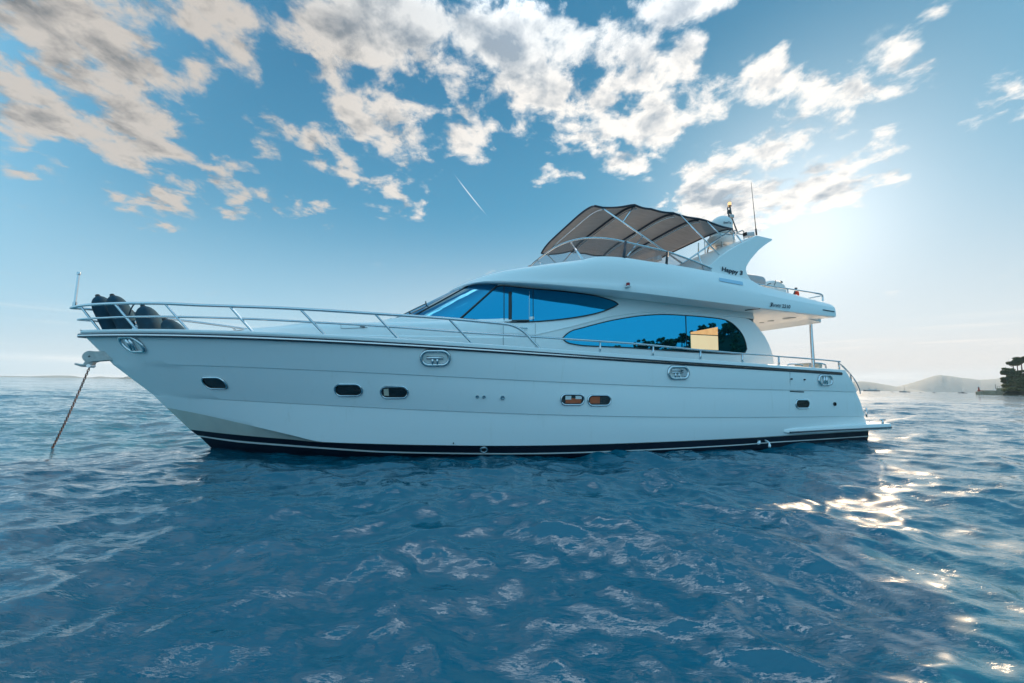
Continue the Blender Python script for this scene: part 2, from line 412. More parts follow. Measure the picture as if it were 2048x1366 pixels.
def beam(x0, L, p, Bm, xe=20.5, tail=.35):
    def f(X, z=None):
        X = np.asarray(X, float); t = np.clip((X - x0) / L, 0, 1)
        return Bm * (1 - (1 - t) ** p) - tail * np.clip((X - 11) / 9.5, 0, 1.3) ** 2
    return f

# ================================================================== THE YACHT
yacht = empty('motor_yacht', ORG, TH)
tag(yacht, 'white flybridge motor yacht with dark bimini lying at anchor broadside to the viewer', 'yacht')

# ---- hull lines
Bs = beam(0, 10, 2.5, 3.15); Bk1 = beam(.57, 10.3, 2.4, 3.13); Bk2 = beam(1.32, 10.4, 2.35, 3.11)
Bch = beam(1.55, 10.5, 2.3, 3.07); Bbt = beam(2.0, 10.3, 2.3, 3.05); Bs1 = beam(2.14, 10.3, 2.3, 3.04); Bs2 = beam(2.19, 10.3, 2.3, 3.035)
Bwl = beam(2.38, 10.3, 2.3, 3.0)
SH = [(161,664.5),(255,662),(372,662.7),(513,666.5),(580,670.5),(654,674),(803,682.5),(949,691.6),(1060,698),(1164,705.5),(1306,716),(1401,722.7),(1485,728.5),(1548,733),(1683,742)]
K1 = [(232,729),(372,730.8),(580,738),(794,750.6),(1060,762.3),(1306,772),(1480,778),(1582,781.3),(1711,784)]
K2 = [(311,792.3),(440,799),(580,807.3),(852,821),(1060,829.3),(1289,833.6),(1480,834.8),(1620,834.4),(1726,832.7)]
CH = [(335,815.4),(400,828),(460,841.5),(520,855.5),(580,869.5),(648,884.0),(760,887.8),(852,889.8),(1060,891),(1289,884.9),(1480,876.3),(1603,868.8),(1739,861)]
BT = [(382,859.3),(470,869.3),(580,878.8),(648,885),(852,890.8),(1060,892),(1289,886),(1480,877.4),(1603,870),(1739,862)]
S1 = [(396,870.5),(480,881.5),(580,889.6),(700,898.3),(765,902.2),(900,905.4),(1060,906),(1289,898.8),(1480,888.7),(1540,884),(1700,874)]
S2 = [(400,873.5),(480,885),(580,893),(700,901.5),(765,905.2),(900,908),(1060,908.5),(1289,901.2),(1480,890.8),(1540,886),(1700,875.5)]
z_sh, Xsh, _ = trace(SH, Bs, 4); z_k1, Xk1, _ = trace(K1, Bk1, 4); z_k2, Xk2, _ = trace(K2, Bk2, 4)
def ptrace(pts, S):
    P = np.array([hit(x, y, S) for x, y in pts]); o = np.argsort(P[:, 0]); return pchip(P[o, 0], P[o, 2]), P[o, 0], P[o, 2]
z_ch, Xch, _ = ptrace(CH, Bch); z_bt, Xbt, _ = ptrace(BT, Bbt); z_s1, Xs1, _ = ptrace(S1, Bs1); z_s2, Xs2, _ = ptrace(S2, Bs2)
Xe_sh = float(hit(1692, 750, Bs)[0]); Xe_k1 = float(hit(1712, 783.5, Bk1)[0]); Xe_k2 = float(hit(1727, 832.5, Bk2)[0]); Xe_b = float(hit(1737, 862, Bbt)[0])
print('hull ends', Xe_sh, Xe_k1, Xe_k2, Xe_b)
LIP = .022
zero = lambda X: np.zeros_like(np.asarray(X, float))
LEV = [  # (z, half-breadth, first X, last X, material of the band below)
    (z_sh, Bs, 0.0, Xe_sh, 0),
    (lambda X: z_k1(X) + .012, lambda X: Bk1(X) + LIP * np.clip((X - .6) / 1.5, 0, 1), .57, Xe_k1, 0),
    (lambda X: z_k1(X), lambda X: Bk1(X), .575, Xe_k1, 0),
    (lambda X: z_k2(X) + .012, lambda X: Bk2(X) + LIP * np.clip((X - 1.35) / 1.5, 0, 1), 1.315, Xe_k2, 0),
    (lambda X: z_k2(X), lambda X: Bk2(X), 1.32, Xe_k2, 0),
    (z_ch, Bch, 1.55, Xe_b - .05, 1),
    (z_bt, Bbt, 2.0, Xe_b, 2), (z_s1, Bs1, 2.14, Xe_b, 3), (z_s2, Bs2, 2.19, Xe_b, 2),
    (lambda X: zero(X) - .03, Bwl, 2.40, Xe_b, 2),
    (lambda X: zero(X) - .75, lambda X: np.maximum(Bwl(X) - .9, 0) , 3.3, Xe_b - .1, 2)]
def hull():
    m = MB(); N = 110
    tt = np.linspace(0, 1, N) ** 1.5
    rows = []
    for z, B, x0, x1, _ in LEV:
        X = x0 + (x1 - x0) * tt; b = np.maximum(B(X), 0); b[0] = 0
        rows.append(np.stack([X, b, z(X)], 1))
    # bow curves are pinned to the straight stem
    for k in range(len(rows) - 1):
        for sgn in (-1, 1):
            A, Bq = rows[k] * [1, sgn, 1], rows[k + 1] * [1, sgn, 1]
            sub = 6 if k in (0, 2, 4) else 1
            G = []
            for i in range(sub + 1):
                q = i / sub; row = A * (1 - q) + Bq * q
                if sub > 1:      # slightly hollow flare forward, slightly full aft
                    row = row.copy(); row[:, 1] += sgn * math.sin(math.pi * q) * np.interp(row[:, 0], [0.5, 3, 8, 19], [0, .0, .012, .02]) * np.clip((row[:, 0] - .3) / 2, 0, 1)
                G.append(row)
            m.grid(G, LEV[k][4] if k != 5 else 1, True)
    # transom
    end = [r[-1] for r in rows]
    G = [[p * [1, s, 1] + [0.10 * (1 - s * s), 0, 0] for s in np.linspace(-1, 1, 13)] for p in end]
    m.grid(G[:7], 0, True); m.grid(G[6:], 2, True)
    # gunwale cap, inner bulwark and deck
    X = 0.0 + (Xe_sh) * tt; b = Bs(X); z = z_sh(X); zd = z - np.minimum(.52, .03 + X * .55)
    fl = np.clip((z - zd) / np.maximum(z - z_k1(X), .2), 0, 1); inner = np.maximum(np.minimum(b - .19, b + (Bk1(X) - b) * fl - .07), 0)   # stays inside the flare
    prof = [b, b - .004, b - .03, np.maximum(b - .17, 0), np.maximum(b - .18, 0), inner, np.zeros(N)]
    zz = [z, z + .03, z + .045, z + .045, z + .03, zd, zd + .03]
    for sgn in (-1, 1):
        m.grid([np.stack([X, sgn * p, q], 1) for p, q in zip(prof, zz)], 0, True)
    return m.build('hull', [MAT['gelcoat'], MAT['ivory'], MAT['navy'], MAT['stripe']], yacht, 25)
HULL.load(hull()); S_hull = HULL

# rub rail along the sheer
def rub(sgn):
    m = MB(); X = np.concatenate([np.linspace(0, 1, 16) ** 2 * 1.2, np.linspace(1.35, float(hit(1682, 746, Bs)[0]), 70)])
    z = z_sh(X) - .075; b = Bs(X)
    prof = [(-.005, .042), (.022, .040), (.032, .027), (.028, .015), (.042, .011), (.042, -.011), (.028, -.015), (.032, -.027), (.022, -.040), (-.005, -.042)]
    G = [np.stack([X - .02 * (1 - np.clip(X / .6, 0, 1)), sgn * (b + o), z + h], 1) for o, h in prof]
    for k in range(len(G) - 1):
        m.grid(G[k:k + 2], 1 if k in (3, 4, 5) else 0, True)
    return m.build('rub_rail', [MAT['rubber'], MAT['steel']], yacht)
rub(-1); rub(1)

# ---- stadium shaped openings
def frame_at(px, py, w, h, S, lift=.0):
    c = hit(px, py, S); a = hit(px - w / 2, py, S); b = hit(px + w / 2, py, S)
    ex = b - a; hw = np.linalg.norm(ex) / 2; ex /= np.linalg.norm(ex)
    t = hit(px, py - h / 2, S); bt = hit(px, py + h / 2, S); ez = t - bt; ez -= ex * (ez @ ex); hh = np.linalg.norm(t - bt) / 2; ez /= np.linalg.norm(ez)
    n = np.cross(ex, ez); n = -n if n[1] > 0 else n
    return c + n * lift, ex, ez, n, hw, hh
def stadium(hw, hh, skew=0.0, n=14):
    pts = []; s = hw - hh
    for k in range(n + 1):
        q = -math.pi / 2 + math.pi * k / n; pts.append((s + hh * math.cos(q), hh * math.sin(q)))
    for k in range(n + 1):
        q = math.pi / 2 + math.pi * k / n; pts.append((-s + hh * math.cos(q), hh * math.sin(q)))
    return [(x - skew * y, y) for x, y in pts]
def porthole(px, py, w, h, skew=0.0, inside=None, label=None):
    c, ex, ez, n, hw, hh = frame_at(px, py, w, h, S_hull)
    m = MB(); pts = stadium(hw, hh, skew)
    m.tube([c + ex * x + ez * y + n * .006 for x, y in pts], .020, 0, 8, closed=True, caps=False)
    inn = stadium(hw - .016, hh - .016, skew)
    m.tube([c + ex * x + ez * y + n * .010 for x, y in inn], .012, 1, 6, closed=True, caps=False)
    o = m.build('porthole', [MAT['steel'], MAT['gasket']], yacht)
    if label: o['label'] = label
    p = MB(); P = [c + ex * x + ez * y + n * .007 for x, y in inn]; p.add(P, [tuple(range(len(P)))], 0, False)
    p.build('pane', MAT['porthole_glass'], o)
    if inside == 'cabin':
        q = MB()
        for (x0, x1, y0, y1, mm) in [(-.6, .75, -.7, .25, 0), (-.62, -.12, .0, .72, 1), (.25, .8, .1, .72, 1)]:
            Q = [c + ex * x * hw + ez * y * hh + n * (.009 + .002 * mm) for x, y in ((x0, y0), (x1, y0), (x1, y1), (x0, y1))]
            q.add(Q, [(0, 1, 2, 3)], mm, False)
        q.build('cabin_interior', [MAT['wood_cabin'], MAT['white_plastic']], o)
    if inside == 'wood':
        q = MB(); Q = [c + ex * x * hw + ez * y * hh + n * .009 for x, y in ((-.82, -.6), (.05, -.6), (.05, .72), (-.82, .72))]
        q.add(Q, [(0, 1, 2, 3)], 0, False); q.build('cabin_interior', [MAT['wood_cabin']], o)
    if inside == 'blind':
        q = MB(); Q = [c + ex * x * hw + ez * y * hh + n * .009 for x, y in ((-.78, -.55), (-.42, -.62), (-.42, .68), (-.78, .6))]
        q.add(Q, [(0, 1, 2, 3)], 0, False); q.build('window_blind', [MAT['beige_cloth']], o)
    return o
porthole(430, 766, 44, 19.5, .25); porthole(697, 780, 54, 22.5); porthole(789, 784.5, 54, 22.5, 0, 'blind')
porthole(1144.8, 799, 46, 21, 0, 'cabin'); porthole(1198.3, 800.6, 45, 20.5, 0, 'wood'); porthole(1604.6, 808, 26.5, 17, 0)

def fairlead(px, py, w, h, skew=0.0, kind='bitt'):
    c, ex, ez, n, hw, hh = frame_at(px, py, w, h, S_hull)
    m = MB(); pts = stadium(hw, hh, skew)
    m.tube([c + ex * x + ez * y + n * .012 for x, y in pts], .034, 0, 10, closed=True, caps=False)
    o = m.build('mooring_fairlead', [MAT['steel']], yacht)
    inn = stadium(hw - .02, hh - .02, skew)
    q = MB(); P = [c + ex * x + ez * y + n * .006 for x, y in inn]; q.add(P, [tuple(range(len(P)))], 0, False)
    q.build('recess', [MAT['white_plastic'] if kind != 'dark' else MAT['grey_plastic']], o)
    b = MB()
    if kind == 'bitt':
        b.tube([c - ex * hw * .62 + ez * hh * .06 + n * .02, c + ex * hw * .55 + ez * hh * .0 + n * .02], .030, 0, 8)
        for s in (-.2, .14): b.tube([c + ex * hw * s + n * .02, c + ex * hw * s - ez * hh * .9 + n * .018], .026, 0, 8)
    elif kind == 'bars':
        for yy in (.42, .05): b.tube([c - ex * hw * .72 + ez * hh * yy + n * .02, c + ex * hw * .45 + ez * hh * yy + n * .02], .018, 0, 8)
        for s in (-.35, .0): b.tube([c + ex * hw * s + n * .02 - ez * hh * .1, c + ex * hw * s - ez * hh * .8 + n * .02], .022, 0, 8)
        b.box(c + ex * hw * .62 + n * .015 - ez * hh * .1, (.16, .02, hh * 1.1), 1, np.stack([ex, -n, ez], 1))
    else:
        for s in (-.25, .12): b.tube([c + ex * hw * s + ez * hh * .75 + n * .02, c + ex * hw * s - ez * hh * .8 + n * .02], .032, 0, 8)
    b.build('bollard', [MAT['steel'], MAT['grey_plastic']], o)
    return o
fairlead(266, 688, 37, 23, .45, 'post'); fairlead(871, 716, 56, 28); fairlead(1356, 745.5, 39, 23, 0, 'bars'); fairlead(1649.5, 760.3, 25.5, 18, 0, 'post')

# small fittings on the topsides
def stud(px, py, r, S, name, m1, depth=.03):
    c, ex, ez, n, hw, hh = frame_at(px, py, 6, 6, S)
    MB().lathe([(0, 0), (r, 0), (r, depth), (r * .6, depth), (r * .55, depth * .4), (0, depth * .4)], c, n, 0, 14).build(name, [m1], yacht)
for a in ((954.3, 793, .030), (967.7, 793.4, .030), (1005, 795, .042)): stud(*a, S_hull, 'vent', MAT['steel'])
stud(1668.5, 808, .05, S_hull, 'scupper', MAT['black']); stud(1582, 758, .02, S_hull, 'scupper', MAT['black']); stud(1608, 759.3, .02, S_hull, 'scupper', MAT['black'])
stud(907, 886, .012, S_hull, 'scupper', MAT['black'])
def exhaust():
    c, ex, ez, n, hw, hh = frame_at(967.7, 898.8, 14, 14, S_hull)
    m = MB(); m.lathe([(.045, .0), (.075, .0), (.08, .02), (.062, .03), (.045, .02), (.042, .004)], c, n, 0, 20); m.lathe([(0, .006), (.045, .006)], c, n, 1, 20)
    m.build('exhaust_outlet', [MAT['steel'], MAT['black']], yacht)
exhaust()
def outlet(px, py):
    c, ex, ez, n, hw, hh = frame_at(px, py, 6, 6, S_hull)
    MB().lathe([(0, .006), (.022, .006), (.028, .012), (.032, 0)], c, n, 0, 12).build('water_outlet', [MAT['steel']], yacht)
    return c, n
# gate seam in the quarter
def seam(pts, S, r, name, mm):
    MB().tube([hit(x, y, S) + [0, -.002, 0] for x, y in pts], r, 0, 6).build(name, [mm], yacht)
seam([(1579.6, 744), (1579.8, 762), (1580, 780)], S_hull, .004, 'gate_seam', MAT['gasket'])
seam([(1580, 782.5), (1594, 783.2), (1607, 783.8)], S_hull, .016, 'gate_hinge', MAT['gasket'])

# ---- bathing platform
def platform():
    WP = 3.06; S = lambda x, z: WP
    top = [hit(x, y, S) for x, y in ((1566, 859), (1572, 858), (1590, 856.5), (1620, 855), (1680, 851.3), (1732, 848.3), (1782.3, 846.4))]
    bot = [hit(x, y, S) for x, y in ((1567, 861), (1574, 867), (1590, 869.4), (1620, 867.8), (1680, 864.8), (1732, 862.2), (1782.3, 859.6))]
    zt = np.mean([p[2] for p in top[3:]]); X1 = top[-1][0]
    m = MB(); G = []
    for i, (p, q) in enumerate(zip(top, bot)):
        x, w0, a, b = p[0], (WP - .09, WP - .03, WP)[min(i, 2)], p[2], q[2]; e = min(.03, (a - b) * .3)
        row = [(x, -w0 + .6, a), (x, -w0 + .05, a), (x, -w0 + .01, a - e * .5), (x, -w0, a - e * 1.3), (x, -w0, b + e), (x, -w0 + .02, b + e * .3), (x, -w0 + .06, b), (x, -w0 + .7, b)]
        row += [(p_[0], -p_[1], p_[2]) for p_ in row[::-1]]
        G.append(row)
    m.grid(G, 0, True, closed_v=True); m.add(G[-1], [tuple(range(16))], 0, False); m.add(G[0], [tuple(range(16))], 0, False)
    o = m.build('bathing_platform', [MAT['gelcoat']], yacht)
    MB().tube([hit(x, y, S) + [0, -.008, 0] for x, y in ((1580, 865), (1640, 861.6), (1700, 858.8), (1760, 856), (1782, 854.9))], .022, 0, 8, flat=1.0).build('rubbing_strip', [MAT['rubber']], o)
    c = hitZ(1765, 848, zt); k = MB(); k.tube([c, c + [0, 0, .11]], .03, 0, 8); k.tube([c + [-.13, 0, .12], c + [.13, 0, .12]], .022, 0, 8)
    k.build('cleat', [MAT['steel']], o)
platform()

# ---- coachroof and deckhouse surfaces
WS = 2.42
CRE = [(1069, 669.6), (1142.5, 652.8), (1215.8, 633.7), (1274.4, 625), (1340, 622.7), (1420, 627), (1477, 635)]
S0 = lambda X, z: WS
_p = np.array([hit(x, y, S0) for x, y in CRE]); zc = pchip(_p[:, 0], _p[:, 2])       # crease above the saloon window
LEAN = .20
NB, NTp = hitY(790, 641, 0), hitY(906, 584, 0)          # nose of the windscreen, foot and head
LW = 3.6
def Q(t): 
    t = np.clip(t, 0, 1); return np.sqrt(np.clip(1 - (1 - t) ** 2.5, 0, 1))
def nose(z): return NB[0] + (NTp[0] - NB[0]) * (z - NB[2]) / (NTp[2] - NB[2])
def S_wall(X, z):
    x0 = nose(max(z, NB[2] - .3))
    if X <= x0: return -.5
    return float((WS - max(0.0, float(z) - float(zc(X))) * LEAN) * Q((X - x0) / LW))
pA = hit(921, 637, S_wall); pB = hit(994, 571.5, S_wall)
Z1, Z2, XC1, XC2 = pA[2], pB[2], pA[0], pB[0]
print('windscreen nose', NB, NTp, 'pillar', pA, pB, 'crease z', _p[:, 2], _p[:, 0])

Wt = lambda X: WS * (1 - (1 - np.clip((np.asarray(X, float) - 2.5) / 5.6, 0, 1)) ** 2.4)
SHO = [(420, 664), (471, 659), (551, 654), (604.5, 649.7), (645.5, 647), (682, 646.2), (727.5, 645), (778.8, 643.6), (850, 642), (921, 640.5)]
z_tr, Xtr, _ = trace(SHO, lambda X, z: max(float(Wt(X)) - .16, .02), 3)
z_cr, _, _ = trace([(594, 670), (680, 670.5), (768, 671.5), (880, 673), (1001, 674.5)], lambda X, z: float(Wt(X)), 2)
def coachroof():
    m = MB(); X = np.linspace(2.55, 9.0, 60); w = Wt(X) - .012 * np.clip((X - 7) / .5, 0, 1); zt = z_tr(np.maximum(X, Xtr[0])) - np.clip((Xtr[0] - X) / .8, 0, 1) * .15
    zd = z_sh(X) - .55; zk = np.minimum(z_cr(np.maximum(X, 4.5)), zt - .14)
    g = np.clip((X - 4.6) / 1.2, 0, 1)
    prof = [(w, zd), (w, zk - .012), (w - .018 * g, zk + .008), (w - .03, zk + .02), (w - .055, zt - .10), (w - .10, zt - .035), (w - .17, zt), (w * .55, zt + .05 * np.clip(w, 0, 1)), (w * 0, zt + .07 * np.clip(w, 0, 1))]
    for sgn in (-1, 1): m.grid([np.stack([X, sgn * np.maximum(a, 0), b], 1) for a, b in prof], 0, True)
    return m.build('coachroof', [MAT['gelcoat']], yacht, 30)
coachroof()
def hatch():
    P = np.array([hitY(x, y, -1.0) for x, y in ((553, 654), (590, 648), (630, 643.5), (655, 641.8), (662, 643), (667, 646))])
    m = MB()
    G = [[(p[0], y, p[2] + .02 - .05 * (y / .55) ** 2) for y in np.linspace(-.55, .55, 9) - 1.0 + 1.0] for p in P]
    B = [[(p[0], y, P[:, 2].min() - .12) for y in np.linspace(-.55, .55, 9)] for p in P]
    m.grid(G, 0, True); m.grid([[g[0] for g in G], [b[0] for b in B]], 1, False); m.grid([[g[-1] for g in G], [b[-1] for b in B]], 1, False); m.grid([G[-1], B[-1]], 1, False); m.grid([G[0], B[0]], 1, False)
    return m.build('deck_hatch', [MAT['acrylic'], MAT['gelcoat']], yacht)
# a raised hatch on the coachroof, its shell seen edge on
def hatch2():
    pts = [hitY(x, y, -.75) for x, y in ((553, 653.5), (575, 649.5), (600, 646), (630, 643), (652, 641.5), (660, 642.5), (667, 646.5))]
    m = MB(); G = []
    for p in pts: G.append([(p[0], -.75 - .0, p[2] - .2), (p[0], -.75, p[2] - .01), (p[0], -.72, p[2]), (p[0], .72, p[2]), (p[0], .75, p[2] - .01), (p[0], .75, p[2] - .2)])
    m.grid(G, 0, True); m.add(G[-1], [tuple(range(6))], 0, False); m.add(G[0], [tuple(range(6))], 0, False)
    m.build('deck_hatch', [MAT['gelcoat']], yacht)
hatch2()
def locker_lid():
    S = lambda X, z: float(Wt(X)) - .05
    P = [hit(x, y, S) + [0, -.012, 0] for x, y in ((682, 650), (682, 657), (700, 656.7), (720, 656), (735, 655.4))]
    MB().tube(P, .004, 0, 5).build('locker_seam', [MAT['gasket']], yacht)
    c = hit(725, 653.5, S) + [0, -.012, 0]; MB().box(c, (.09, .015, .02), 0, None, .004).build('locker_catch', [MAT['dark_metal']], yacht)
locker_lid()

# ---- flybridge moulding: lip, belly line and top edge
NL = hitY(895, 590.5, 0); NX = NL[0]
LF = 4.8
Wl = lambda X, z=None: float(2.925 * Q((X - NX) / LF)) if X > NX else -.5
Wm = lambda X, z=None: float(2.90 * Q((X - NX + .02) / LF)) if X > NX - .02 else -.5
def Wtop(X, z=None):
    if X <= NX: return -.5
    t = min((X - NX) / 4.6, 1.0)
    return float(np.interp(X, [8, 12.0, 14.5, 20], [2.74, 2.72, 2.62, 2.55]) * (1 - (1 - t) ** 2.6) ** .8)
LOW = [(900, 588), (912, 582.5), (932.9, 571.8), (950.4, 567), (972.4, 564.8), (1009, 565.6), (1060, 567.8), (1113, 571), (1186.5, 577.8), (1259.7, 585), (1340, 594.5), (1400, 602), (1457, 609.3), (1518.6, 616.6), (1570, 623.4), (1620.6, 629.5), (1672, 634.6)]
MID = [(1424, 566.5), (1460, 574), (1518.6, 587), (1577, 598.8), (1655, 613)]
TOP = [(898, 588), (906.5, 581.8), (928.5, 570), (965, 555.4), (1000, 546), (1026.6, 540), (1060, 533.6), (1107, 526.5), (1142, 522.4), (1165.5, 519.0), (1194.8, 513.4), (1212, 512.8), (1247.5, 515.2), (1300, 523), (1357, 531.5), (1417, 542.2), (1460, 551), (1501, 560), (1520, 570.5), (1544, 578), (1583, 587.5), (1620.6, 597.4), (1652, 605.6)]
_P = np.array([hit(x, y, Wl) for x, y in LOW]); Xlo = _P[:, 0]; _cf = np.polyfit(Xlo[4:] - 12, _P[4:, 2], 4); _n = pchip(np.r_[NX, Xlo[:6]], np.r_[NL[2], _P[:6, 2]])
def z_lo(X):
    X = np.asarray(X, float); k = np.clip((X - Xlo[3]) / (Xlo[5] - Xlo[3]), 0, 1); return np.polyval(_cf, X - 12) * k + _n(X) * (1 - k)
_P = np.array([hit(x, y, Wtop) for x, y in TOP]); _P = _P[np.argsort(_P[:, 0])]; z_to = pchip(np.r_[NX, _P[:, 0]], np.r_[NL[2] + .06, _P[:, 2]]); Xto = _P[:, 0]; XTE = Xto[-1]
_M = np.array([hit(x, y, Wm) for x, y in MID]); _xf = np.array([NX, NX + .3, 8.6, 9.5, 10.5, 11.5, 12.5])
z_mi = pchip(np.r_[_xf, _M[:, 0]], np.r_[[float(z_lo(x)) + f * (float(z_to(x)) - float(z_lo(x))) for x, f in zip(_xf, (.3, .25, .20, .20, .22, .28, .36))], _M[:, 2]])
XEND = Xlo[-1]
print('fly nose', NL, 'low', list(zip(Xlo.round(2), z_lo(Xlo).round(2))), 'top', _P[:, [0, 2]].round(2).tolist(), 'mid', _M[:, 0].round(2), _M[:, 2].round(2), XTE)
XFW = 9.7                                                  # where the open flybridge begins behind the visor
def flybridge():
    m = MB(); G = []
    for u in np.concatenate([np.linspace(0, .3, 24) , np.linspace(.3, 1, 90)[1:]]):
        q = u ** 1.6
        xl, xm, xt = NX + .001 + (XEND - NX) * q, NX - .015 + (XEND + .03 - NX) * q, NX + .002 + (XTE - NX) * q
        lo = np.array([xl, -max(Wl(xl), 0), float(z_lo(xl))]); mi = np.array([xm, -max(Wm(xm), 0), float(z_mi(xm))]); to = np.array([xt, -max(Wtop(xt), 0), float(z_to(xt))])
        k = abs(lo[1]) / 2.925; row = []
        row.append((lo[0], 0, lo[2] + .02)); row.append((lo[0], lo[1] + .30 * k, lo[2] + .02)); row.append((lo[0], lo[1] + .05 * k, lo[2] + .004)); row.append(tuple(lo + [0, 0, .02]))
        for i in range(1, 6):
            f = i / 6; row.append(tuple(lo * (1 - f) + mi * f + np.array([0, -.012 * k * math.sin(math.pi * f), .02 * (1 - f)])))
        row.append(tuple(mi))
        bulge = .015 if xt > 15.2 else float(np.interp(xt, [7, 8.5, 10, 13, 15.2], [.0, .10, .10, .05, .015]))
        for i in range(1, 9):
            f = i / 9; row.append(tuple(mi * (1 - f) + to * f + np.array([0, -bulge * .5, bulge]) * math.sin(math.pi * f)))
        row.append(tuple(to)); kt = abs(to[1]); dz = 0 if xt < XFW else -.55 * min(1, (xt - XFW) / .25)
        row += [(to[0], -max(kt - .06, 0), to[2] + .012), (to[0], -max(kt - .14, 0), to[2] + (.0 if dz else .02)), (to[0], -max(kt - .17, 0), to[2] + dz + (0 if dz else .02)), (to[0], 0, to[2] + dz + (0 if dz else .04))]
        G.append(row)
    ny = len(G[0]); E = G[-1]
    for sgn in (1, -1):
        m.grid([[(p[0], p[1] * sgn, p[2]) for p in row] for row in G], 0, True)
        e = [(p[0], p[1] * sgn, p[2]) for p in E]
        ins = [(p[0] + .045, p[1] * .985, p[2] + (.02 if i < 8 else -.015)) for i, p in enumerate(e)]
        m.grid([e, ins], 0, True); m.add(ins, [tuple(range(ny))], 0, False)
    return m.build('flybridge', [MAT['gelcoat']], yacht, 20)
flybridge()
# groove in the tail and panel on the side
def S_fly(X, z):
    X = float(X)
    if X <= NX: return -.5
    l, mm, t = float(z_lo(X)), float(z_mi(X)), float(z_to(X))
    if z <= mm:
        q = np.clip((z - l) / max(mm - l, .05), 0, 1); return Wl(X) + (Wm(X) - Wl(X)) * q + .02 * math.sin(math.pi * q)
    q = np.clip((z - mm) / max(t - mm, .05), 0, 1)
    return Wm(X) + (Wtop(X) - Wm(X)) * q + .5 * (.015 if X > 15.2 else float(np.interp(X, [7, 8.5, 10, 13, 15.2], [.0, .10, .10, .05, .015]))) * math.sin(math.pi * q)
MB().tube([hit(x, y, S_fly) + [0, -.002, 0] for x, y in ((1646, 619.6), (1658, 621.6), (1668, 623.2))], .014, 0, 6).build('moulding_groove', [MAT['rubber']], yacht)
def side_panel():
    G = []
    for i in range(13):
        u = i / 12; x0, y0 = 1436.3 + (1483.5 - 1436.3) * u, 556 + (564.4 - 556) * u; x1, y1 = 1438 + (1485 - 1438) * u, 562.7 + (571.4 - 562.7) * u
        G.append([hit(x0 + (x1 - x0) * v / 4, y0 + (y1 - y0) * v / 4, S_fly) + [0, -.022, .006] for v in range(5)])
    MB().grid(G, 0, True).build('nameplate', [MAT['panel_blue']], yacht)
side_panel()
def nav_light():
    c = hit(1253.4, 571.5, S_fly)
    m = MB(); m.box(c + [0, -.05, -.035], (.10, .10, .035), 1, None, .012); m.lathe([(0, .055), (.036, .055), (.042, .045), (.042, -.02), (0, -.02)], c + [0, -.05, 0], (0, 0, 1), 0, 16)
    m.build('navigation_light', [MAT['red_lens'], MAT['white_plastic']], yacht)
nav_light()

# ---- deckhouse walls
XBULK = hit(1508, 630, S_wall)[0]
WING = [(1440, 622.5), (1477, 633), (1497.5, 638.7), (1509.8, 647), (1518.6, 658.3), (1530, 673.6), (1541.5, 698), (1545.6, 711.7), (1548, 733)]
_w = np.array([hit(x, y, S0) for x, y in WING]); print('wing', _w[:, 0], _w[:, 2], XBULK)
zwing = pchip(_w[:, 0], _w[:, 2]); xwing = pchip(_w[::-1, 2], _w[::-1, 0])
def walls():
    m = MB()
    # lower wall: deck to crease; its after edge is the sweep of the wing
    cols = np.linspace(0, 1, 90); G = []
    XE = _w[-1, 0]; XG = 8.0
    for i in range(90):
        row = []
        Xb = XG + (XE + .02 - XG) * cols[i]
        zd = float(z_sh(Xb)) - .55
        ztop = float(zc(Xb)) if Xb < _w[1, 0] else min(float(zwing(Xb)), float(zc(_w[1, 0])))
        for j in range(16):
            z = zd + (ztop - zd) * j / 15
            row.append((Xb, -(S_wall(Xb, z) if Xb < 12 else WS), z))
        G.append(row)
    # upper wall: leans inboard, sweeps round the nose behind the windscreen glass
    U = []; XU = XBULK
    for i in range(100):
        row = []; c = (i / 99) ** 1.7
        for j in range(14):
            q = j / 13
            xs = NB[0] + (XU - NB[0]) * c; z0 = (float(zc(xs)) if xs < _w[1, 0] else float(zc(_w[1, 0]))) if xs > 9 else float(zc(9.0)); zt = float(z_lo(max(xs + max(0, nose(3.5) - NB[0]) * (1 - c), NX + .05))) + .05
            z = z0 + (zt - z0) * q
            for _ in range(4):
                n0 = nose(max(z, NB[2] - .3)); x = n0 + (XU - n0) * c
                z0 = float(zc(min(max(x, 9.0), _w[1, 0]))); zt = float(z_lo(max(x, NX + .05))) + .05; z = z0 + (zt - z0) * q
            lip = .018 * min(1, q * 9) * min(1, max(0, x - 9.3) / .8)
            w = S_wall(x + 1e-4, z) if x < 12 else WS - max(0, z - z0) * LEAN
            row.append((x, -max(w - lip, 0), z))
        U.append(row)
    for sgn in (1, -1):
        m.grid([[(p[0], p[1] * sgn, p[2]) for p in r] for r in G], 0, True)
        m.grid([[(p[0], p[1] * sgn, p[2]) for p in r] for r in U], 0, True)
        # thickness of the wing
        e = [(p[0], p[1] * sgn, p[2]) for p in [(_w[k, 0], -WS, _w[k, 2]) for k in range(1, len(_w))]]
        m.grid([e, [(p[0], p[1] - sgn * -.16, p[2]) for p in e]], 0, True)
        inn = [[(p[0], (p[1] + .16) * sgn, p[2]) for p in r] for r in G[50:]]
        m.grid(inn, 0, True)
    # after bulkhead
    zt = float(z_lo(XBULK)) + .05
    yb = -(WS - .05); m.grid([[(XBULK + .002, y, z) for y in np.linspace(yb, -yb, 5)] for z in (1.4, zt)], 0, False)
    return m.build('deckhouse', [MAT['gelcoat']], yacht, 30)
walls()
def cockpit():
    m = MB(); X0, X1 = XBULK, Xe_sh - .1; z = 1.52
    m.grid([[(x, y, z) for y in np.linspace(-2.6, 2.6, 6)] for x in np.linspace(X0, X1 - .6, 8)], 0, False)
    m.build('cockpit_sole', [MAT['gelcoat']], yacht)
cockpit()

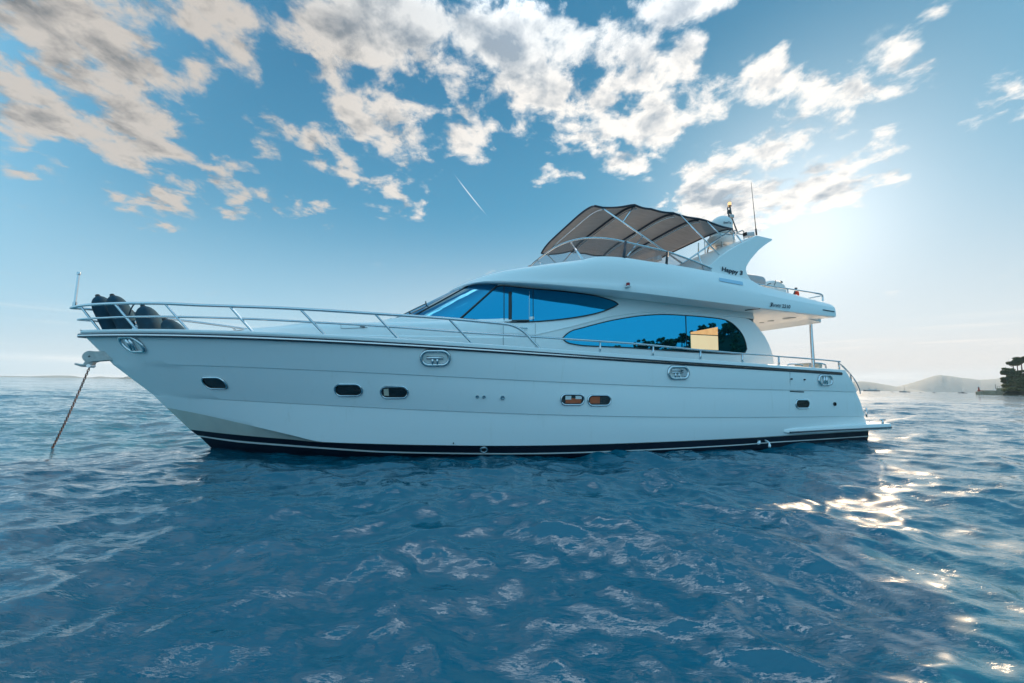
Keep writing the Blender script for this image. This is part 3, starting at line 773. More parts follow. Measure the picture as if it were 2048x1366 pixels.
# ---- glazing
def panel(top, bot, S, name, mats, off=.012, parent=None, n=60, mrows=14, edge=True):
    T_ = np.array([hit(x, y, S) for x, y in top]); B_ = np.array([hit(x, y, S) for x, y in bot])
    T_ = T_[np.argsort(T_[:, 0])]; B_ = B_[np.argsort(B_[:, 0])]
    x0 = max(T_[0, 0], B_[0, 0]); x1 = min(T_[-1, 0], B_[-1, 0])
    ft, fb = pchip(T_[:, 0], T_[:, 2]), pchip(B_[:, 0], B_[:, 2])
    q = .5 - .5 * np.cos(np.linspace(0, math.pi, n)); Xs = x0 + (x1 - x0) * q; G = []
    for x in Xs:
        a, b = float(fb(x)), float(ft(x)); b = max(a + 1e-3, b)
        G.append([(x, -(S(x, a + (b - a) * k / mrows) + off), a + (b - a) * k / mrows) for k in range(mrows + 1)])
    m = MB().grid(G, 0, True)
    rim = [g[-1] for g in G] + [g[0] for g in G[::-1]]
    o = m.build(name, mats, yacht if parent is None else parent)
    if edge:
        MB().tube(rim, .014, 0, 6, closed=True, caps=False).build('window_gasket', [MAT['gasket']], o)
    # starboard twin
    m2 = MB().grid([[(p[0], -p[1], p[2]) for p in g] for g in G], 0, True); m2.build(name, mats, yacht)
    return o, G
UT = [(921, 637.2), (946, 614.8), (970, 593.3), (991, 574.2), (998, 572), (1030, 574.2), (1060, 577.4), (1113, 582), (1150, 586), (1186.5, 591.3), (1215.8, 598.8), (1229, 603.5), (1235.8, 608.5)]
UB = [(921, 637.4), (960, 640.5), (1007, 644.2), (1040, 644.4), (1066, 643.4), (1091, 641.8), (1142.5, 636), (1186.5, 628), (1210, 621.2), (1226, 614.6), (1235.8, 608.7)]
upper, _ = panel(UT, UB, S_wall, 'wheelhouse_window', [MAT['mirror_glass']])
def dense(seg, k=7):
    out = []
    for (x0, y0), (x1, y1) in zip(seg[:-1], seg[1:]): out += [(x0 + (x1 - x0) * i / k, y0 + (y1 - y0) * i / k) for i in range(k)]
    return out + [seg[-1]]
def patch(pts, S, off, n=9):
    """four corners, followed over the curved surface"""
    (ax, ay), (bx, by), (cx, cy), (dx, dy) = pts; G = []
    for i in range(n):
        u = i / (n - 1); row = []
        for j in range(n):
            v = j / (n - 1); x = (ax * (1 - u) + bx * u) * (1 - v) + (dx * (1 - u) + cx * u) * v; y = (ay * (1 - u) + by * u) * (1 - v) + (dy * (1 - u) + cy * u) * v
            row.append(hit(x, y, S) + [0, -(off if not hasattr(off, '__len__') else off[0] * (1 - v) + off[1] * v), 0])
        G.append(row)
    return G
def bars(name, segs, S, r, mm, parent, off=.018):
    m = MB()
    for seg in segs: m.tube([hit(x, y, S) + [0, -off, 0] for x, y in dense(seg)], r, 0, 6)
    return m.build(name, [mm], parent)
bars('mullion', [[(1007.6, 574), (1007.6, 644)]], S_wall, .010, MAT['gasket'], upper)
bars('mullion', [[(921, 637), (957, 604.8), (993, 572.5)]], S_wall, .022, MAT['gasket'], upper)
bars('mullion', [[(1065.6, 579), (1065.8, 643)]], S_wall, .008, MAT['gasket'], upper)
def slider():
    MB().grid(patch(((1016.5, 584), (1023, 583.5), (1023, 643), (1016.5, 643.5)), S_wall, .020), 0, True).build('window_gap', [MAT['black']], upper)
    G = patch(((1023, 580.5), (1057, 584), (1057.5, 641), (1023, 641.5)), S_wall, (.055, .022))
    o = MB().grid(G, 0, True).build('sliding_pane', [MAT['mirror_glass']], upper)
    MB().tube([g[-1] + np.array([0, -.008, 0]) for g in G], .016, 0, 6).build('sill', [MAT['dark_metal']], o)
    MB().tube([p + np.array([0, -.004, 0]) for p in G[-1]], .008, 0, 6).build('edge_trim', [MAT['steel']], o)
slider()
ST = [(1124.6, 677), (1131, 670), (1142.5, 662), (1165, 655.6), (1186.5, 649.8), (1230, 639.6), (1289, 631), (1330, 629.2), (1360, 630.5), (1399, 633.3), (1430, 636.4), (1448, 639.5), (1461, 645.5), (1473.3, 656), (1485, 671.6), (1491, 688), (1492.6, 698)]
SB = [(1124.6, 677.2), (1130, 682.5), (1139.6, 687), (1171.8, 691.6), (1259.7, 695.5), (1340, 701.3), (1400, 705), (1470, 708.2), (1486, 708), (1492.6, 698.3)]
S_flat = lambda X, z: WS
saloon, _ = panel(ST, SB, S_flat, 'saloon_window', [MAT['mirror_glass']])
bars('mullion', [[(1370.6, 631), (1373, 703)]], S_flat, .009, MAT['gasket'], saloon)
def groove():
    pts = CRE + [(1500, 640.5)]
    MB().tube([hit(x, y, S_flat) + [0, -.004, 0] for x, y in CRE], .016, 0, 8).build('moulding', [MAT['gelcoat']], yacht)
groove()
def see_through():
    """pale blind hanging behind the saloon glass, with the bright strip of the far window over it"""
    def quad(pts, off, mm, name, par):
        return MB().grid(patch(pts, S_flat, off, 3), 0, False).build(name, [mm], par)
    b = quad(((1380, 669.5), (1434.5, 672.2), (1435.5, 700.5), (1381, 697.3)), .020, MAT['blind'], 'window_blind', saloon)
    quad(((1380, 664.5), (1434, 654), (1434.5, 670.6), (1380, 668)), .020, MAT['blind_top'], 'blind_cassette', saloon)
lit('blind', (.60, .50, .34), (.50, .35, .16), .85, .06); lit('blind_top', (.55, .34, .16), (.60, .30, .10), .75, .35)  # emission stands in for sunlight seen through the saloon; no blind hangs there
see_through()
seam([(1006.4, 650), (1006.4, 672), (1006.4, 694)], lambda X, z: WS, .004, 'panel_seam', MAT['gasket'])
seam([(1070.5, 647), (1070.5, 670), (1070.3, 697)], lambda X, z: WS, .003, 'panel_seam', MAT['gasket'])
def handle():
    a = hit(1041, 656.3, S_flat); b = hit(1054, 657.2, S_flat)
    MB().tube([a + [0, -.0, 0], a + [0.02, -.05, 0], b + [-.02, -.05, 0], b], .018, 0, 8).build('grab_handle', [MAT['steel']], yacht)
handle()

# ---- windscreen: raked glass wrapped round the front
def windscreen():
    """same surface as the house front, a finger's breadth proud of it, back to the raked side pillar"""
    G = []; ZB = lambda c: (NB[2] - .05) * (1 - c) + (Z1 - .02) * c
    for j in range(15):
        q = j / 14; half = []
        for i in range(31):
            c = (i / 30) ** 1.8
            z = ZB(c) + (Z2 + .12 - ZB(c)) * q
            xp = XC1 + (XC2 - XC1) * (z - Z1) / (Z2 - Z1); n0 = nose(z); x = n0 + 1e-4 + (xp - n0) * c
            half.append((x - .014 * (1 - c), -(S_wall(x, z) + .012 * min(1, i / 3)) if i else 0.0, z))
        G.append(half[::-1] + [(p[0], -p[1], p[2]) for p in half[1:]])
    o = MB().grid(G, 0, True).build('windscreen', [MAT['mirror_glass']], yacht)
    for i in (13, 47): MB().tube([np.array(g[i]) for g in G], .02, 0, 6).build('mullion', [MAT['gasket']], o)
    base = [np.array(p) + [-.05, 0, -.005] for p in G[0]]
    foot = [np.array(p) * [1, 1.03, 1] + [-.28, 0, -.07] for p in G[0]]
    down = [np.array(p) * [1, 1.02, 1] + [-.30, 0, -.5] for p in G[0]]
    MB().grid([G[0], base, foot, down], 0, True).build('windscreen_base', [MAT['gelcoat']], yacht)
    return G
WG = windscreen()
def wipers():
    for a, b, c in (((787, 638.5), (818, 623.5), (851, 607.5)), ((828, 628.5), (856, 612.5), (882, 601.5))):
        y = -1.0
        A, B, C_ = (hitY(*p, y) for p in (a, b, c))
        m = MB(); m.tube([A, B, C_], .012, 0, 6); m.tube([A + [.03, 0, -.05], B + [.04, 0, -.06], C_ + [-.02, 0, -.07]], .009, 0, 6)
        m.tube([A, A + [.03, 0, -.05]], .012, 0, 6); m.tube([B, B + [.04, 0, -.06]], .02, 0, 6); m.box(A, (.16, .03, .04), 1, None, .01); m.tube([C_ + [0, 0, .06], C_ + [.03, 0, -.08]], .016, 0, 6)
        m.build('windscreen_wiper', [MAT['dark_metal'], MAT['grey_plastic']], yacht)
wipers()

# ================================================================== rails and stanchions
def smooth(P, k=6, closed=False):
    """Catmull-Rom through the points"""
    P = [np.asarray(p, float) for p in P]; out = []; n = len(P)
    for i in range(n - 1):
        p0, p1, p2, p3 = P[max(i - 1, 0)], P[i], P[i + 1], P[min(i + 2, n - 1)]
        for j in range(k):
            t = j / k; out.append(.5 * ((2 * p1) + (-p0 + p2) * t + (2 * p0 - 5 * p1 + 4 * p2 - p3) * t * t + (-p0 + 3 * p1 - 3 * p2 + p3) * t ** 3))
    out.append(P[-1]); return out
mir = lambda p: np.array([p[0], -p[1], p[2]])
xr0 = hitY(142, 615.7, 0)[0]
S_rail = lambda X, z: float(beam(xr0, 10.2, 2.6, 3.06)(X)) if X > xr0 else -.3
xr1 = hitY(155.7, 639, 0)[0]
S_rail2 = lambda X, z: float(beam(xr1, 10.2, 2.55, 3.06)(X)) if X > xr1 else -.3
S_cap = lambda X, z: max(float(Bs(X)) - .085, .01)
TOPR = [(160, 611.8), (186.7, 609), (248.6, 606.6), (327.7, 607), (400, 610.4), (500, 613.8), (600.5, 618), (752, 627.4), (884.5, 636.5), (979.7, 645), (1009, 648), (1024, 651), (1038, 657.3), (1052, 668), (1066, 683.8), (1082, 700)]
MIDR = [(170, 637.6), (198.5, 636), (248.6, 634), (327.7, 633.2), (400, 634.8), (500, 638), (594, 642.6), (768.5, 652.8), (918, 664), (1040, 671.8), (1128, 677.8), (1259.7, 686.6), (1340, 694), (1401, 700), (1480, 706.8), (1623.5, 718), (1680, 723.2)]
def rail(pts, S, px0, name, r):
    port = [hitY(*px0, 0)] + [hit(x, y, S) for x, y in pts]
    ps = smooth(port, 6); full = [mir(p) for p in ps[::-1]] + ps[1:]
    return MB().tube(full, r, 0, 10).build(name, [MAT['steel']], yacht), port
rail(TOPR, S_rail, (142, 615.7), 'pulpit_rail', .028)
rail(MIDR, S_rail2, (155.7, 639.2), 'guard_rail', .021)
BST = [((163, 615), (199, 661)), ((230.8, 609), (273.6, 660.5)), ((331.6, 609), (377.8, 661.8)), ((460.5, 614), (507.5, 666.3)), ((601, 619), (652.7, 673)), ((751, 628.5), (800, 681.5)), ((899, 639), (947.5, 691))]
for a, b in BST:
    A, B_ = hit(*a, S_rail), hit(*b, S_cap)
    for s in (1, -1):
        f = np.array([1, s, 1]); m = MB(); m.tube([A * f, B_ * f], .021, 0, 8); m.lathe([(.0, .03), (.03, .03), (.045, 0.0)], B_ * f - [0, 0, .02], (0, 0, 1), 0, 12)
        m.build('stanchion', [MAT['steel']], yacht)
SST = [((1200.4, 684), (1200.2, 708.5)), ((1306.5, 692), (1305.5, 716.2)), ((1401, 700), (1400.5, 723)), ((1484.7, 707), (1484.3, 728.5)), ((1557.5, 713), (1557.8, 734)), ((1677.5, 724), (1678.5, 742.3))]
for a, b in SST:
    A, B_ = hit(*a, S_rail2), hit(*b, S_cap)
    for s in (1, -1):
        f = np.array([1, s, 1]); MB().tube([A * f, B_ * f], [.020, .026], 0, 8).build('stanchion', [MAT['steel']], yacht)
def quarter_rail():
    S = lambda X, z: float(Bs(min(X, 19.0))) - .06
    P = smooth([hit(x, y, S) for x, y in ((1678, 727), (1686, 733), (1695, 742.5), (1704, 753), (1711.6, 764), (1716.5, 774), (1719.3, 782), (1720, 788))], 4)
    m = MB().tube(P, .020, 0, 8); a = hit(1700.5, 748, S); b = hit(1702, 762, S); m.tube([a, b], .022, 0, 8)
    m.build('quarter_rail', [MAT['steel']], yacht)
    k = MB(); 
    A = hitY(1732.6, 816, -2.3); B_ = hitY(1733.2, 834, -2.3); k.tube([A, B_], .022, 0, 8)
    for t in (.25, .75): k.tube([A + (B_ - A) * t, A + (B_ - A) * t + [-.16, 0, 0]], .016, 0, 6)
    k.build('boarding_handle', [MAT['steel']], yacht)
quarter_rail()
# flag staff on the pulpit
b, t = hitY(149, 612.5, 0), hitY(157.6, 547, 0)
m = MB(); m.tube([b, t], [.022, .020], 0, 8); m.lathe([(0, .03), (.03, .03), (.034, .0), (.03, -.03), (0, -.03)], t, (0, 0, 1), 0, 10); m.lathe([(.034, .0), (.034, .08), (.02, .09)], b, (0, 0, 1), 0, 10)
m.build('flag_staff', [MAT['steel']], yacht)
# windlass
c = hitY(276, 655, -.35); m = MB(); m.lathe([(.0, .14), (.07, .14), (.09, .11), (.055, .06), (.055, .02), (.10, -.02), (.11, -.22), (0, -.22)], c, (0, 0, 1), 0, 18)
m.build('windlass', [MAT['steel']], yacht)

# ---- bow roller
def roller():
    c = hitY(186, 713.5, 0); m = MB(); r = .115
    m.lathe([(0, -.09), (r, -.09), (r, .09), (0, .09)], c, (0, 1, 0), 0, 24)
    m.lathe([(0, -.10), (.02, -.10), (.02, .10), (0, .10)], c, (0, 1, 0), 1, 10)
    a = hitY(212, 712, 0)
    for s in (-1, 1): m.prism([(c[0] - .02, c[2] + .10), (c[0] + .42, c[2] + .13), (c[0] + .46, c[2] - .04), (c[0] + .02, c[2] - .10)], s * .085 - .012, s * .085 + .012, 0)
    m.build('bow_roller', [MAT['zinc'], MAT['dark_metal']], yacht)
    k = MB(); p = hitY(186, 717, 0); q = hitY(176, 731, 0); tip_ = hitY(150, 727.6, 0); e = hitY(182, 732, 0)
    d_ = q - p; d_ /= np.linalg.norm(d_); n_ = np.array([d_[2], 0, -d_[0]])
    k.prism([tuple((p + n_ * .06)[[0, 2]]), tuple((p - n_ * .06)[[0, 2]]), tuple((q - n_ * .075)[[0, 2]]), tuple((q + n_ * .055)[[0, 2]])], -.05, .05, 0)
    k.tube([q + [.03, 0, .0], q * .5 + tip_ * .5 + [0, 0, -.015], tip_], [.035, .028, .016], 0, 8)
    k.lathe([(0, -.07), (.035, -.07), (.035, .07), (0, .07)], e, (0, 1, 0), 1, 12)
    k.build('chain_guide', [MAT['zinc'], MAT['steel']], yacht)
roller()

# ================================================================== flybridge fittings
xs0 = hitY(1061, 532.4, 0)[0] - .05
def S_scr(X, z):
    if X <= xs0: return -.4
    return float(2.52 * Q((X - xs0) / 4.2))
SCR = [(1062.5, 530.5), (1067, 526), (1075, 519.5), (1095, 504.5), (1118.6, 490.5), (1142, 481.8), (1165.5, 477), (1189, 475.8), (1218, 477.6), (1247.5, 483.2), (1300, 495.4), (1336, 504), (1377, 518.3), (1423, 537)]
def fly_screen():
    rp = [np.array([xs0, 0, hitY(1061, 532.4, 0)[2]])] + [hit(x, y, S_scr) for x, y in SCR]
    rp = smooth(rp, 5); G = []
    for p in rp:
        zb = float(z_to(p[0])); w = min(-p[1], max(Wtop(p[0]) - .12, 0))
        G.append([p, p * .5 + np.array([p[0], -w, zb]) * .5, np.array([p[0], -w, zb - .02])])
    full = [[mir(q) for q in g] for g in G[::-1]] + G[1:]
    o = MB().grid(full, 0, True).build('fly_windscreen', [MAT['acrylic']], yacht)
    MB().tube([g[0] for g in full], .024, 0, 8).build('screen_rail', [MAT['steel']], o)
    MB().tube([g[2] + [0, 0, .03] for g in full], .022, 0, 6).build('screen_gasket', [MAT['gasket']], o)
    Xs = np.array([g[0][0] for g in G])
    def post(px, py, r, mm):
        x = hit(px, py, S_scr)[0]; i = int(np.argmin(abs(Xs - x)))
        for s in (1, -1):
            f = np.array([1, s, 1]); MB().tube([G[i][0] * f + [-.0, 0, 0], G[i][2] * f + [.0, 0, .02]], r, 0, 8).build('screen_post', [mm], o)
    def post2(a, b, r, mm):
        A = hit(*a, S_scr); B_ = hit(*b, Wtop)
        for s in (1, -1): MB().tube([A * [1, s, 1], B_ * [1, s, 1]], r, 0, 8).build('screen_post', [mm], o)
    post2((1141, 483), (1165.5, 520), .030, MAT['steel']); post2((1251, 484), (1247.5, 516), .034, MAT['rubber']); post2((1335, 504), (1332.8, 528.5), .030, MAT['gasket'])
    post2((1074, 521), (1085, 531), .018, MAT['steel'])
fly_screen()

# ---- bimini
YB = 1.80
BOWS = [(1190, 412), (1205, 415.4), (1262, 410.5), (1269, 409.8), (1301, 417.8), (1345.5, 425.9), (1396, 437.3), (1411, 441), (1464, 458)]
def bimini():
    root = []
    E = [hitY(x, y, -YB) for x, y in BOWS]
    EX = np.array([p[0] for p in E]); EZ = np.array([p[2] for p in E])
    CAMB = .15
    def sec(x, z, n=25):
        out = []
        for k in range(n):
            u = -1 + 2 * k / (n - 1); y = YB * math.copysign(abs(u) ** .9, u)
            out.append(np.array([x + .0, y, z + CAMB * (1 - abs(u) ** 4.5) ]))
        return out
    stations = []
    for i in range(len(EX) - 1):
        for t in np.linspace(0, 1, 7)[:-1]:
            sag = -.03 * math.sin(math.pi * t)
            x = EX[i] + (EX[i + 1] - EX[i]) * t; z = EZ[i] + (EZ[i + 1] - EZ[i]) * t + sag * (1 if EX[i + 1] - EX[i] > .4 else 0)
            stations.append((x, z))
    stations.append((EX[-1], EZ[-1]))
    G = [sec(x, z) for x, z in stations]
    o = MB().grid(G, 0, True).build('bimini_top', [MAT['canvas']], yacht)
    sd_ = o.modifiers.new('thickness', 'SOLIDIFY'); sd_.thickness = .012; sd_.offset = 1
    rim = [g[0] for g in G] + G[-1][1:] + [g[-1] for g in G[::-1]][1:] + G[0][::-1][1:-1]
    MB().tube(rim, .030, 0, 8, closed=True, caps=False).build('canvas_binding', [MAT['rubber']], o)
    bw = {}
    for name, i in (('a', 1), ('b', 3), ('c', 5), ('d', 6)):
        s = [p + [0, 0, -.045] for p in sec(EX[i], EZ[i])]
        if i != 1: MB().tube(s, .034, 0, 8).build('bow_sleeve', [MAT['rubber']], o)
        MB().tube([p + [.05, 0, -.055] for p in s] if i != 1 else s, .019, 0, 8).build('bow_tube', [MAT['steel']], o)
    def strut(pts, r=.020):
        P = [np.array(p) for p in pts]
        for s in (1, -1): MB().tube([p * [1, s, 1] for p in P], r, 0, 8).build('bimini_strut', [MAT['steel']], o)
    J = lambda px, py, y: hitY(px, py, y)
    yc = -2.25
    A = J(1206, 417, -YB); B_ = J(1366, 528, yc)
    strut([A, B_], .024)
    P1 = lambda t: A + (B_ - A) * t
    strut([J(1267.5, 412.5, -YB), P1(.245)]); strut([P1(.495), J(1254, 513, yc)])
    C_ = J(1358.5, 428, -YB); D_ = J(1441.7, 513, -2.3); strut([C_, D_])
    strut([J(1412, 441.5, -YB), C_ + (D_ - C_) * .0 + (J(1444, 473, -2.05) - C_) * 1.0])
    H = J(1464.5, 458.5, -YB); strut([H, J(1362, 529.5, yc)], .024); strut([H, J(1485, 485.5, -2.35)])
    strut([J(1396, 507, -2.3), J(1407, 540, -2.35)])
bimini()

# ---- radar arch
YA = 2.45
FRONT = [(1415, 535.5), (1425, 526.5), (1439.6, 513), (1458, 500), (1479, 487.5), (1494, 480.5), (1505.5, 475), (1514, 470.3)]
BACK = [(1545, 477.6), (1544, 480.8), (1536, 485.5), (1527.5, 491.9), (1518, 500), (1510, 509.4), (1502, 519), (1495.8, 528.8), (1492.5, 535), (1491.8, 541), (1494.5, 550.5), (1501.5, 560.5)]
def arch():
    fr = [hitY(x, y, -YA) for x, y in FRONT]; bk = [hitY(x, y, -YA) for x, y in BACK]
    base0 = fr[0] + [-.05, 0, -.15]; base1 = bk[-1] + [0, 0, -.12]
    poly = [(p[0], p[2]) for p in [base0] + fr + bk + [base1]]
    mats = [MAT['gelcoat']]
    m = MB()
    for s in (-1, 1):
        ya, yb = s * YA, s * (YA - .16)
        n = len(poly); bev = .018; cx, cz = np.mean(poly, 0)
        sh = [(x + (cx - x) * bev / max(math.hypot(cx - x, cz - z), .3), z + (cz - z) * bev / max(math.hypot(cx - x, cz - z), .3)) for x, z in poly]
        m.add([(x, ya, z) for x, z in sh], [tuple(range(n))], 0, False)
        m.grid([[(x, ya, z) for x, z in sh], [(x, ya - s * bev, z) for x, z in poly], [(x, yb, z) for x, z in poly]], 0, True, closed_v=True)
        m.add([(x, yb, z) for x, z in poly], [tuple(range(n))], 0, False)
    # wing between the legs
    up = [p[[0, 2]] for p in fr[1:]]; th = .10
    lo = [q + np.array([.06, -th]) for q in up]
    ys = np.linspace(-(YA - .12), YA - .12, 15); loop = up + [bk[0][[0, 2]], bk[2][[0, 2]]] + lo[::-1]
    G = [[(q[0], y, q[1] + .10 * (1 - (y / YA) ** 2) * (i / len(loop) < .5)) for i, q in enumerate(loop)] for y in ys]
    m.grid(G, 0, True, closed_v=True)
    # lip along the wing's leading edge
    return m.build('radar_arch', mats, yacht, 30), fr, bk
ARCH, AFR, ABK = arch()
def arch_gear():
    # downlights under the wing
    for y in (-1.6, .6):
        p = AFR[3] + [-.05, 0, .12]; MB().lathe([(0, .012), (.07, .012), (.08, 0)], (p[0], y, p[2] + .02), (-.5, 0, .86), 0, 16).build('arch_light', [MAT['white_plastic']], yacht)
    yd = -1.0
    zt = AFR[-1][2] + .1
    # radar scanner
    c = hitY(1441.5, 482, yd); k = 1 / 47.0
    m = MB(); m.lathe([(0, -.20), (.36, -.20), (.405, -.15), (.41, -.02), (.39, .06), (.30, .12), (0, .15)], c + [0, 0, .02], (0, 0, 1), 0, 32)
    m.lathe([(.16, -.55), (.16, -.20)], c, (0, 0, 1), 0, 16)
    rad = m.build('radar_scanner', [MAT['white_plastic']], yacht)
    m = MB(); m.lathe([(.05, .15), (.05, .42)], c, (0, 0, 1), 0, 12); m.box(c + [0, 0, .27], (.62, .62, .03), 1, None, .008); m.tube([c + [-.3, -.3, -.5], c + [-.2, -.2, .27]], .022, 1, 8); m.tube([c + [.3, -.3, -.4], c + [.25, -.2, .27]], .022, 1, 8); m.tube([c + [-.3, .3, -.5], c + [-.2, .2, .27]], .022, 1, 8); m.tube([c + [.3, .3, -.4], c + [.25, .2, .27]], .022, 1, 8)
    m.build('mast_platform', [MAT['teak'], MAT['zinc']], yacht)
    # satellite dome
    c2 = hitY(1442.5, 453, yd); r = .335
    prof = [(0, -.30), (.26, -.30), (.315, -.24)] + [(r * math.cos(q), r * math.sin(q)) for q in np.linspace(-.2, math.pi / 2, 14)]
    sat = MB().lathe(prof, c2, (0, 0, 1), 0, 36).build('satellite_dome', [MAT['white_plastic']], yacht)
    # signal mast
    m = MB(); y = yd + .1
    P = lambda x, z_: hitY(x, z_, y)
    m.tube([P(1455, 416), P(1459, 441)], .018, 0, 8); m.tube([P(1455, 415.5), P(1460, 413)], .018, 0, 8); m.tube([P(1459.5, 411), P(1463, 432), P(1463.3, 436)], .024, 0, 8)
    m.tube([P(1463, 434), P(1474.5, 464)], .022, 0, 8); m.box(P(1462, 433), (.16, .12, .11), 1, None, .015); m.box(P(1458.3, 424), (.09, .1, .12), 2, None, .015)
    m.tube([P(1459, 441), P(1459.5, 470)], .016, 0, 8)
    sm = m.build('signal_mast', [MAT['dark_metal'], MAT['grey_plastic'], MAT['black']], yacht)
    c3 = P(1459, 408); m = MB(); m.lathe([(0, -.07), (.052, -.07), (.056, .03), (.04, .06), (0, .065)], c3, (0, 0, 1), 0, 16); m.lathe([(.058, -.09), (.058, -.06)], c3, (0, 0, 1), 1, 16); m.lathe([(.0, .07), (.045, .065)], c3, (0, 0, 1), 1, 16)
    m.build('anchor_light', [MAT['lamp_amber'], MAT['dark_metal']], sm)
    # hoop rails
    P = lambda x, z_: hitY(x, z_, -1.6)
    MB().tube([P(1467, 468.5), P(1484.5, 460.8), P(1487.5, 463), P(1488, 478)], .018, 0, 8).build('hoop_rail', [MAT['zinc']], yacht)
    MB().tube([P(1461, 465), P(1475, 467), P(1487, 469.8)], .016, 0, 8).build('hoop_rail', [MAT['zinc']], yacht)
    MB().tube([P(1466.5, 466), P(1468, 485)], .022, 0, 8).build('hoop_rail', [MAT['steel']], yacht)
    MB().tube([hitY(1397, 486, 0), hitY(1396.8, 506, 0)], .022, 0, 8).build('hoop_rail', [MAT['zinc']], yacht)
    MB().tube([hitY(1409, 481, .2), hitY(1410.5, 507, .2)], .018, 0, 8).build('hoop_rail', [MAT['zinc']], yacht)
    MB().tube([hitY(1410, 490, .2), hitY(1423, 491, .1)], .014, 0, 8).build('hoop_rail', [MAT['zinc']], yacht)
    # floodlight
    p = hitY(1497.5, 470, -1.9); m = MB(); m.box(p, (.30, .16, .13), 0, Matrix.Rotation(R(-12), 3, 'Y'), .02); m.box(p + [-.155, 0, .0], (.012, .13, .10), 1, Matrix.Rotation(R(-12), 3, 'Y')); m.tube([p + [0, 0, -.06], p + [0, 0, -.16]], .02, 0, 8)
    m.build('floodlight', [MAT['grey_plastic'], MAT['black']], yacht)
    # whip aerial
    a, b_ = hitY(1513, 470.5, -2.3), hitY(1502.3, 365, -2.3)
    m = MB(); m.tube([a, a + (b_ - a) * .12], .022, 1, 8); m.tube([a + (b_ - a) * .12, b_], [.012, .006], 0, 6); m.build('whip_aerial', [MAT['dark_metal'], MAT['black']], yacht)
    return c, c2
RADC, SATC = arch_gear()

# ---- lettering
def lettering(text, p0, p1, S, shear, bold, cap, name, squeeze=1.0, off=.014, track=1.0):
    cu = bpy.data.curves.new(name, 'FONT'); cu.body = text; cu.size = 1.0; cu.shear = shear; cu.offset = bold; cu.extrude = .01; cu.space_character = track
    o = bpy.data.objects.new(name, cu); COL.objects.link(o); bpy.context.view_layer.update()
    me = bpy.data.meshes.new_from_object(o.evaluated_get(bpy.context.evaluated_depsgraph_get())); COL.objects.unlink(o); bpy.data.objects.remove(o)
    V = np.array([v.co for v in me.vertices]); x0, x1 = V[:, 0].min(), V[:, 0].max(); caph = .70
    A, B_ = hit(*p0, S), hit(*p1, S); up = hit(p0[0], p0[1] - 8, S) - A
    ex = B_ - A; L = np.linalg.norm(ex); ex /= L; ez = up - ex * (up @ ex); ez /= np.linalg.norm(ez); n = np.cross(ex, ez); n = -n if n[1] > 0 else n
    kx = L / (x1 - x0); kz = cap / caph
    mid = hit((p0[0] + p1[0]) / 2, (p0[1] + p1[1]) / 2, S); bow = (mid - (A + B_) / 2) @ n
    for v in me.vertices:
        u = (v.co.x - x0) * kx; q = u / L
        p = A + ex * u + ez * (v.co.y * kz) + n * (off + max(0, v.co.z) * .2 + bow * 4 * q * (1 - q))
        v.co = Vector(p)
    me.materials.clear(); me.materials.append(MAT['lettering'])
    o = bpy.data.objects.new(name, me); COL.objects.link(o); o.parent = yacht
    return o
S_arch = lambda X, z: YA
_c = np.linalg.norm(hit(1443, 542.6, S_arch) - hit(1443, 534.4, S_arch))
lettering('Happy 3', (1442.5, 541.6), (1484.5, 550.6), S_arch, .12, .036, _c, 'boat_name', track=1.05)
_c = np.linalg.norm(hit(1545, 613.4, S_fly) - hit(1545, 605.8, S_fly))
lettering('Yaretti', (1540.5, 612.4), (1561.5, 615.2), S_fly, .45, .0, _c, 'builder_lettering', track=.92)
lettering('2210', (1563, 615.4), (1580, 617.2), S_fly, .22, .014, _c * .92, 'builder_lettering')
MB().tube([hit(x, y, S_fly) + [0, -.014, 0] for x, y in ((1539, 612.8), (1542, 612.6), (1544.5, 606), (1541, 605.6))], .009, 0, 5).build('builder_lettering', [MAT['lettering']], yacht)
def round_text(text, c, rad, ang0, ang1, zc_, h, name):
    cu = bpy.data.curves.new(name, 'FONT'); cu.body = text; cu.size = 1.0; cu.offset = .02
    o = bpy.data.objects.new(name, cu); COL.objects.link(o); bpy.context.view_layer.update()
    me = bpy.data.meshes.new_from_object(o.evaluated_get(bpy.context.evaluated_depsgraph_get())); COL.objects.unlink(o); bpy.data.objects.remove(o)
    V = np.array([v.co for v in me.vertices]); x0, x1 = V[:, 0].min(), V[:, 0].max()
    for v in me.vertices:
        q = (v.co.x - x0) / (x1 - x0); a = ang0 + (ang1 - ang0) * q; z = zc_ + v.co.y * h / .7
        rr = rad(z); v.co = Vector((c[0] + rr * math.cos(a), c[1] + rr * math.sin(a), c[2] + z))
    me.materials.clear(); me.materials.append(MAT['lettering'])
    o = bpy.data.objects.new(name, me); COL.objects.link(o); o.parent = yacht
round_text('Raymarine', RADC, lambda z: .418, R(-118), R(-65), .03, .05, 'radar_lettering')
round_text('SeaTel', SATC, lambda z: math.sqrt(max(.335 ** 2 - z * z, 0)) + .008, R(-128), R(-84), -.05, .06, 'dome_lettering')

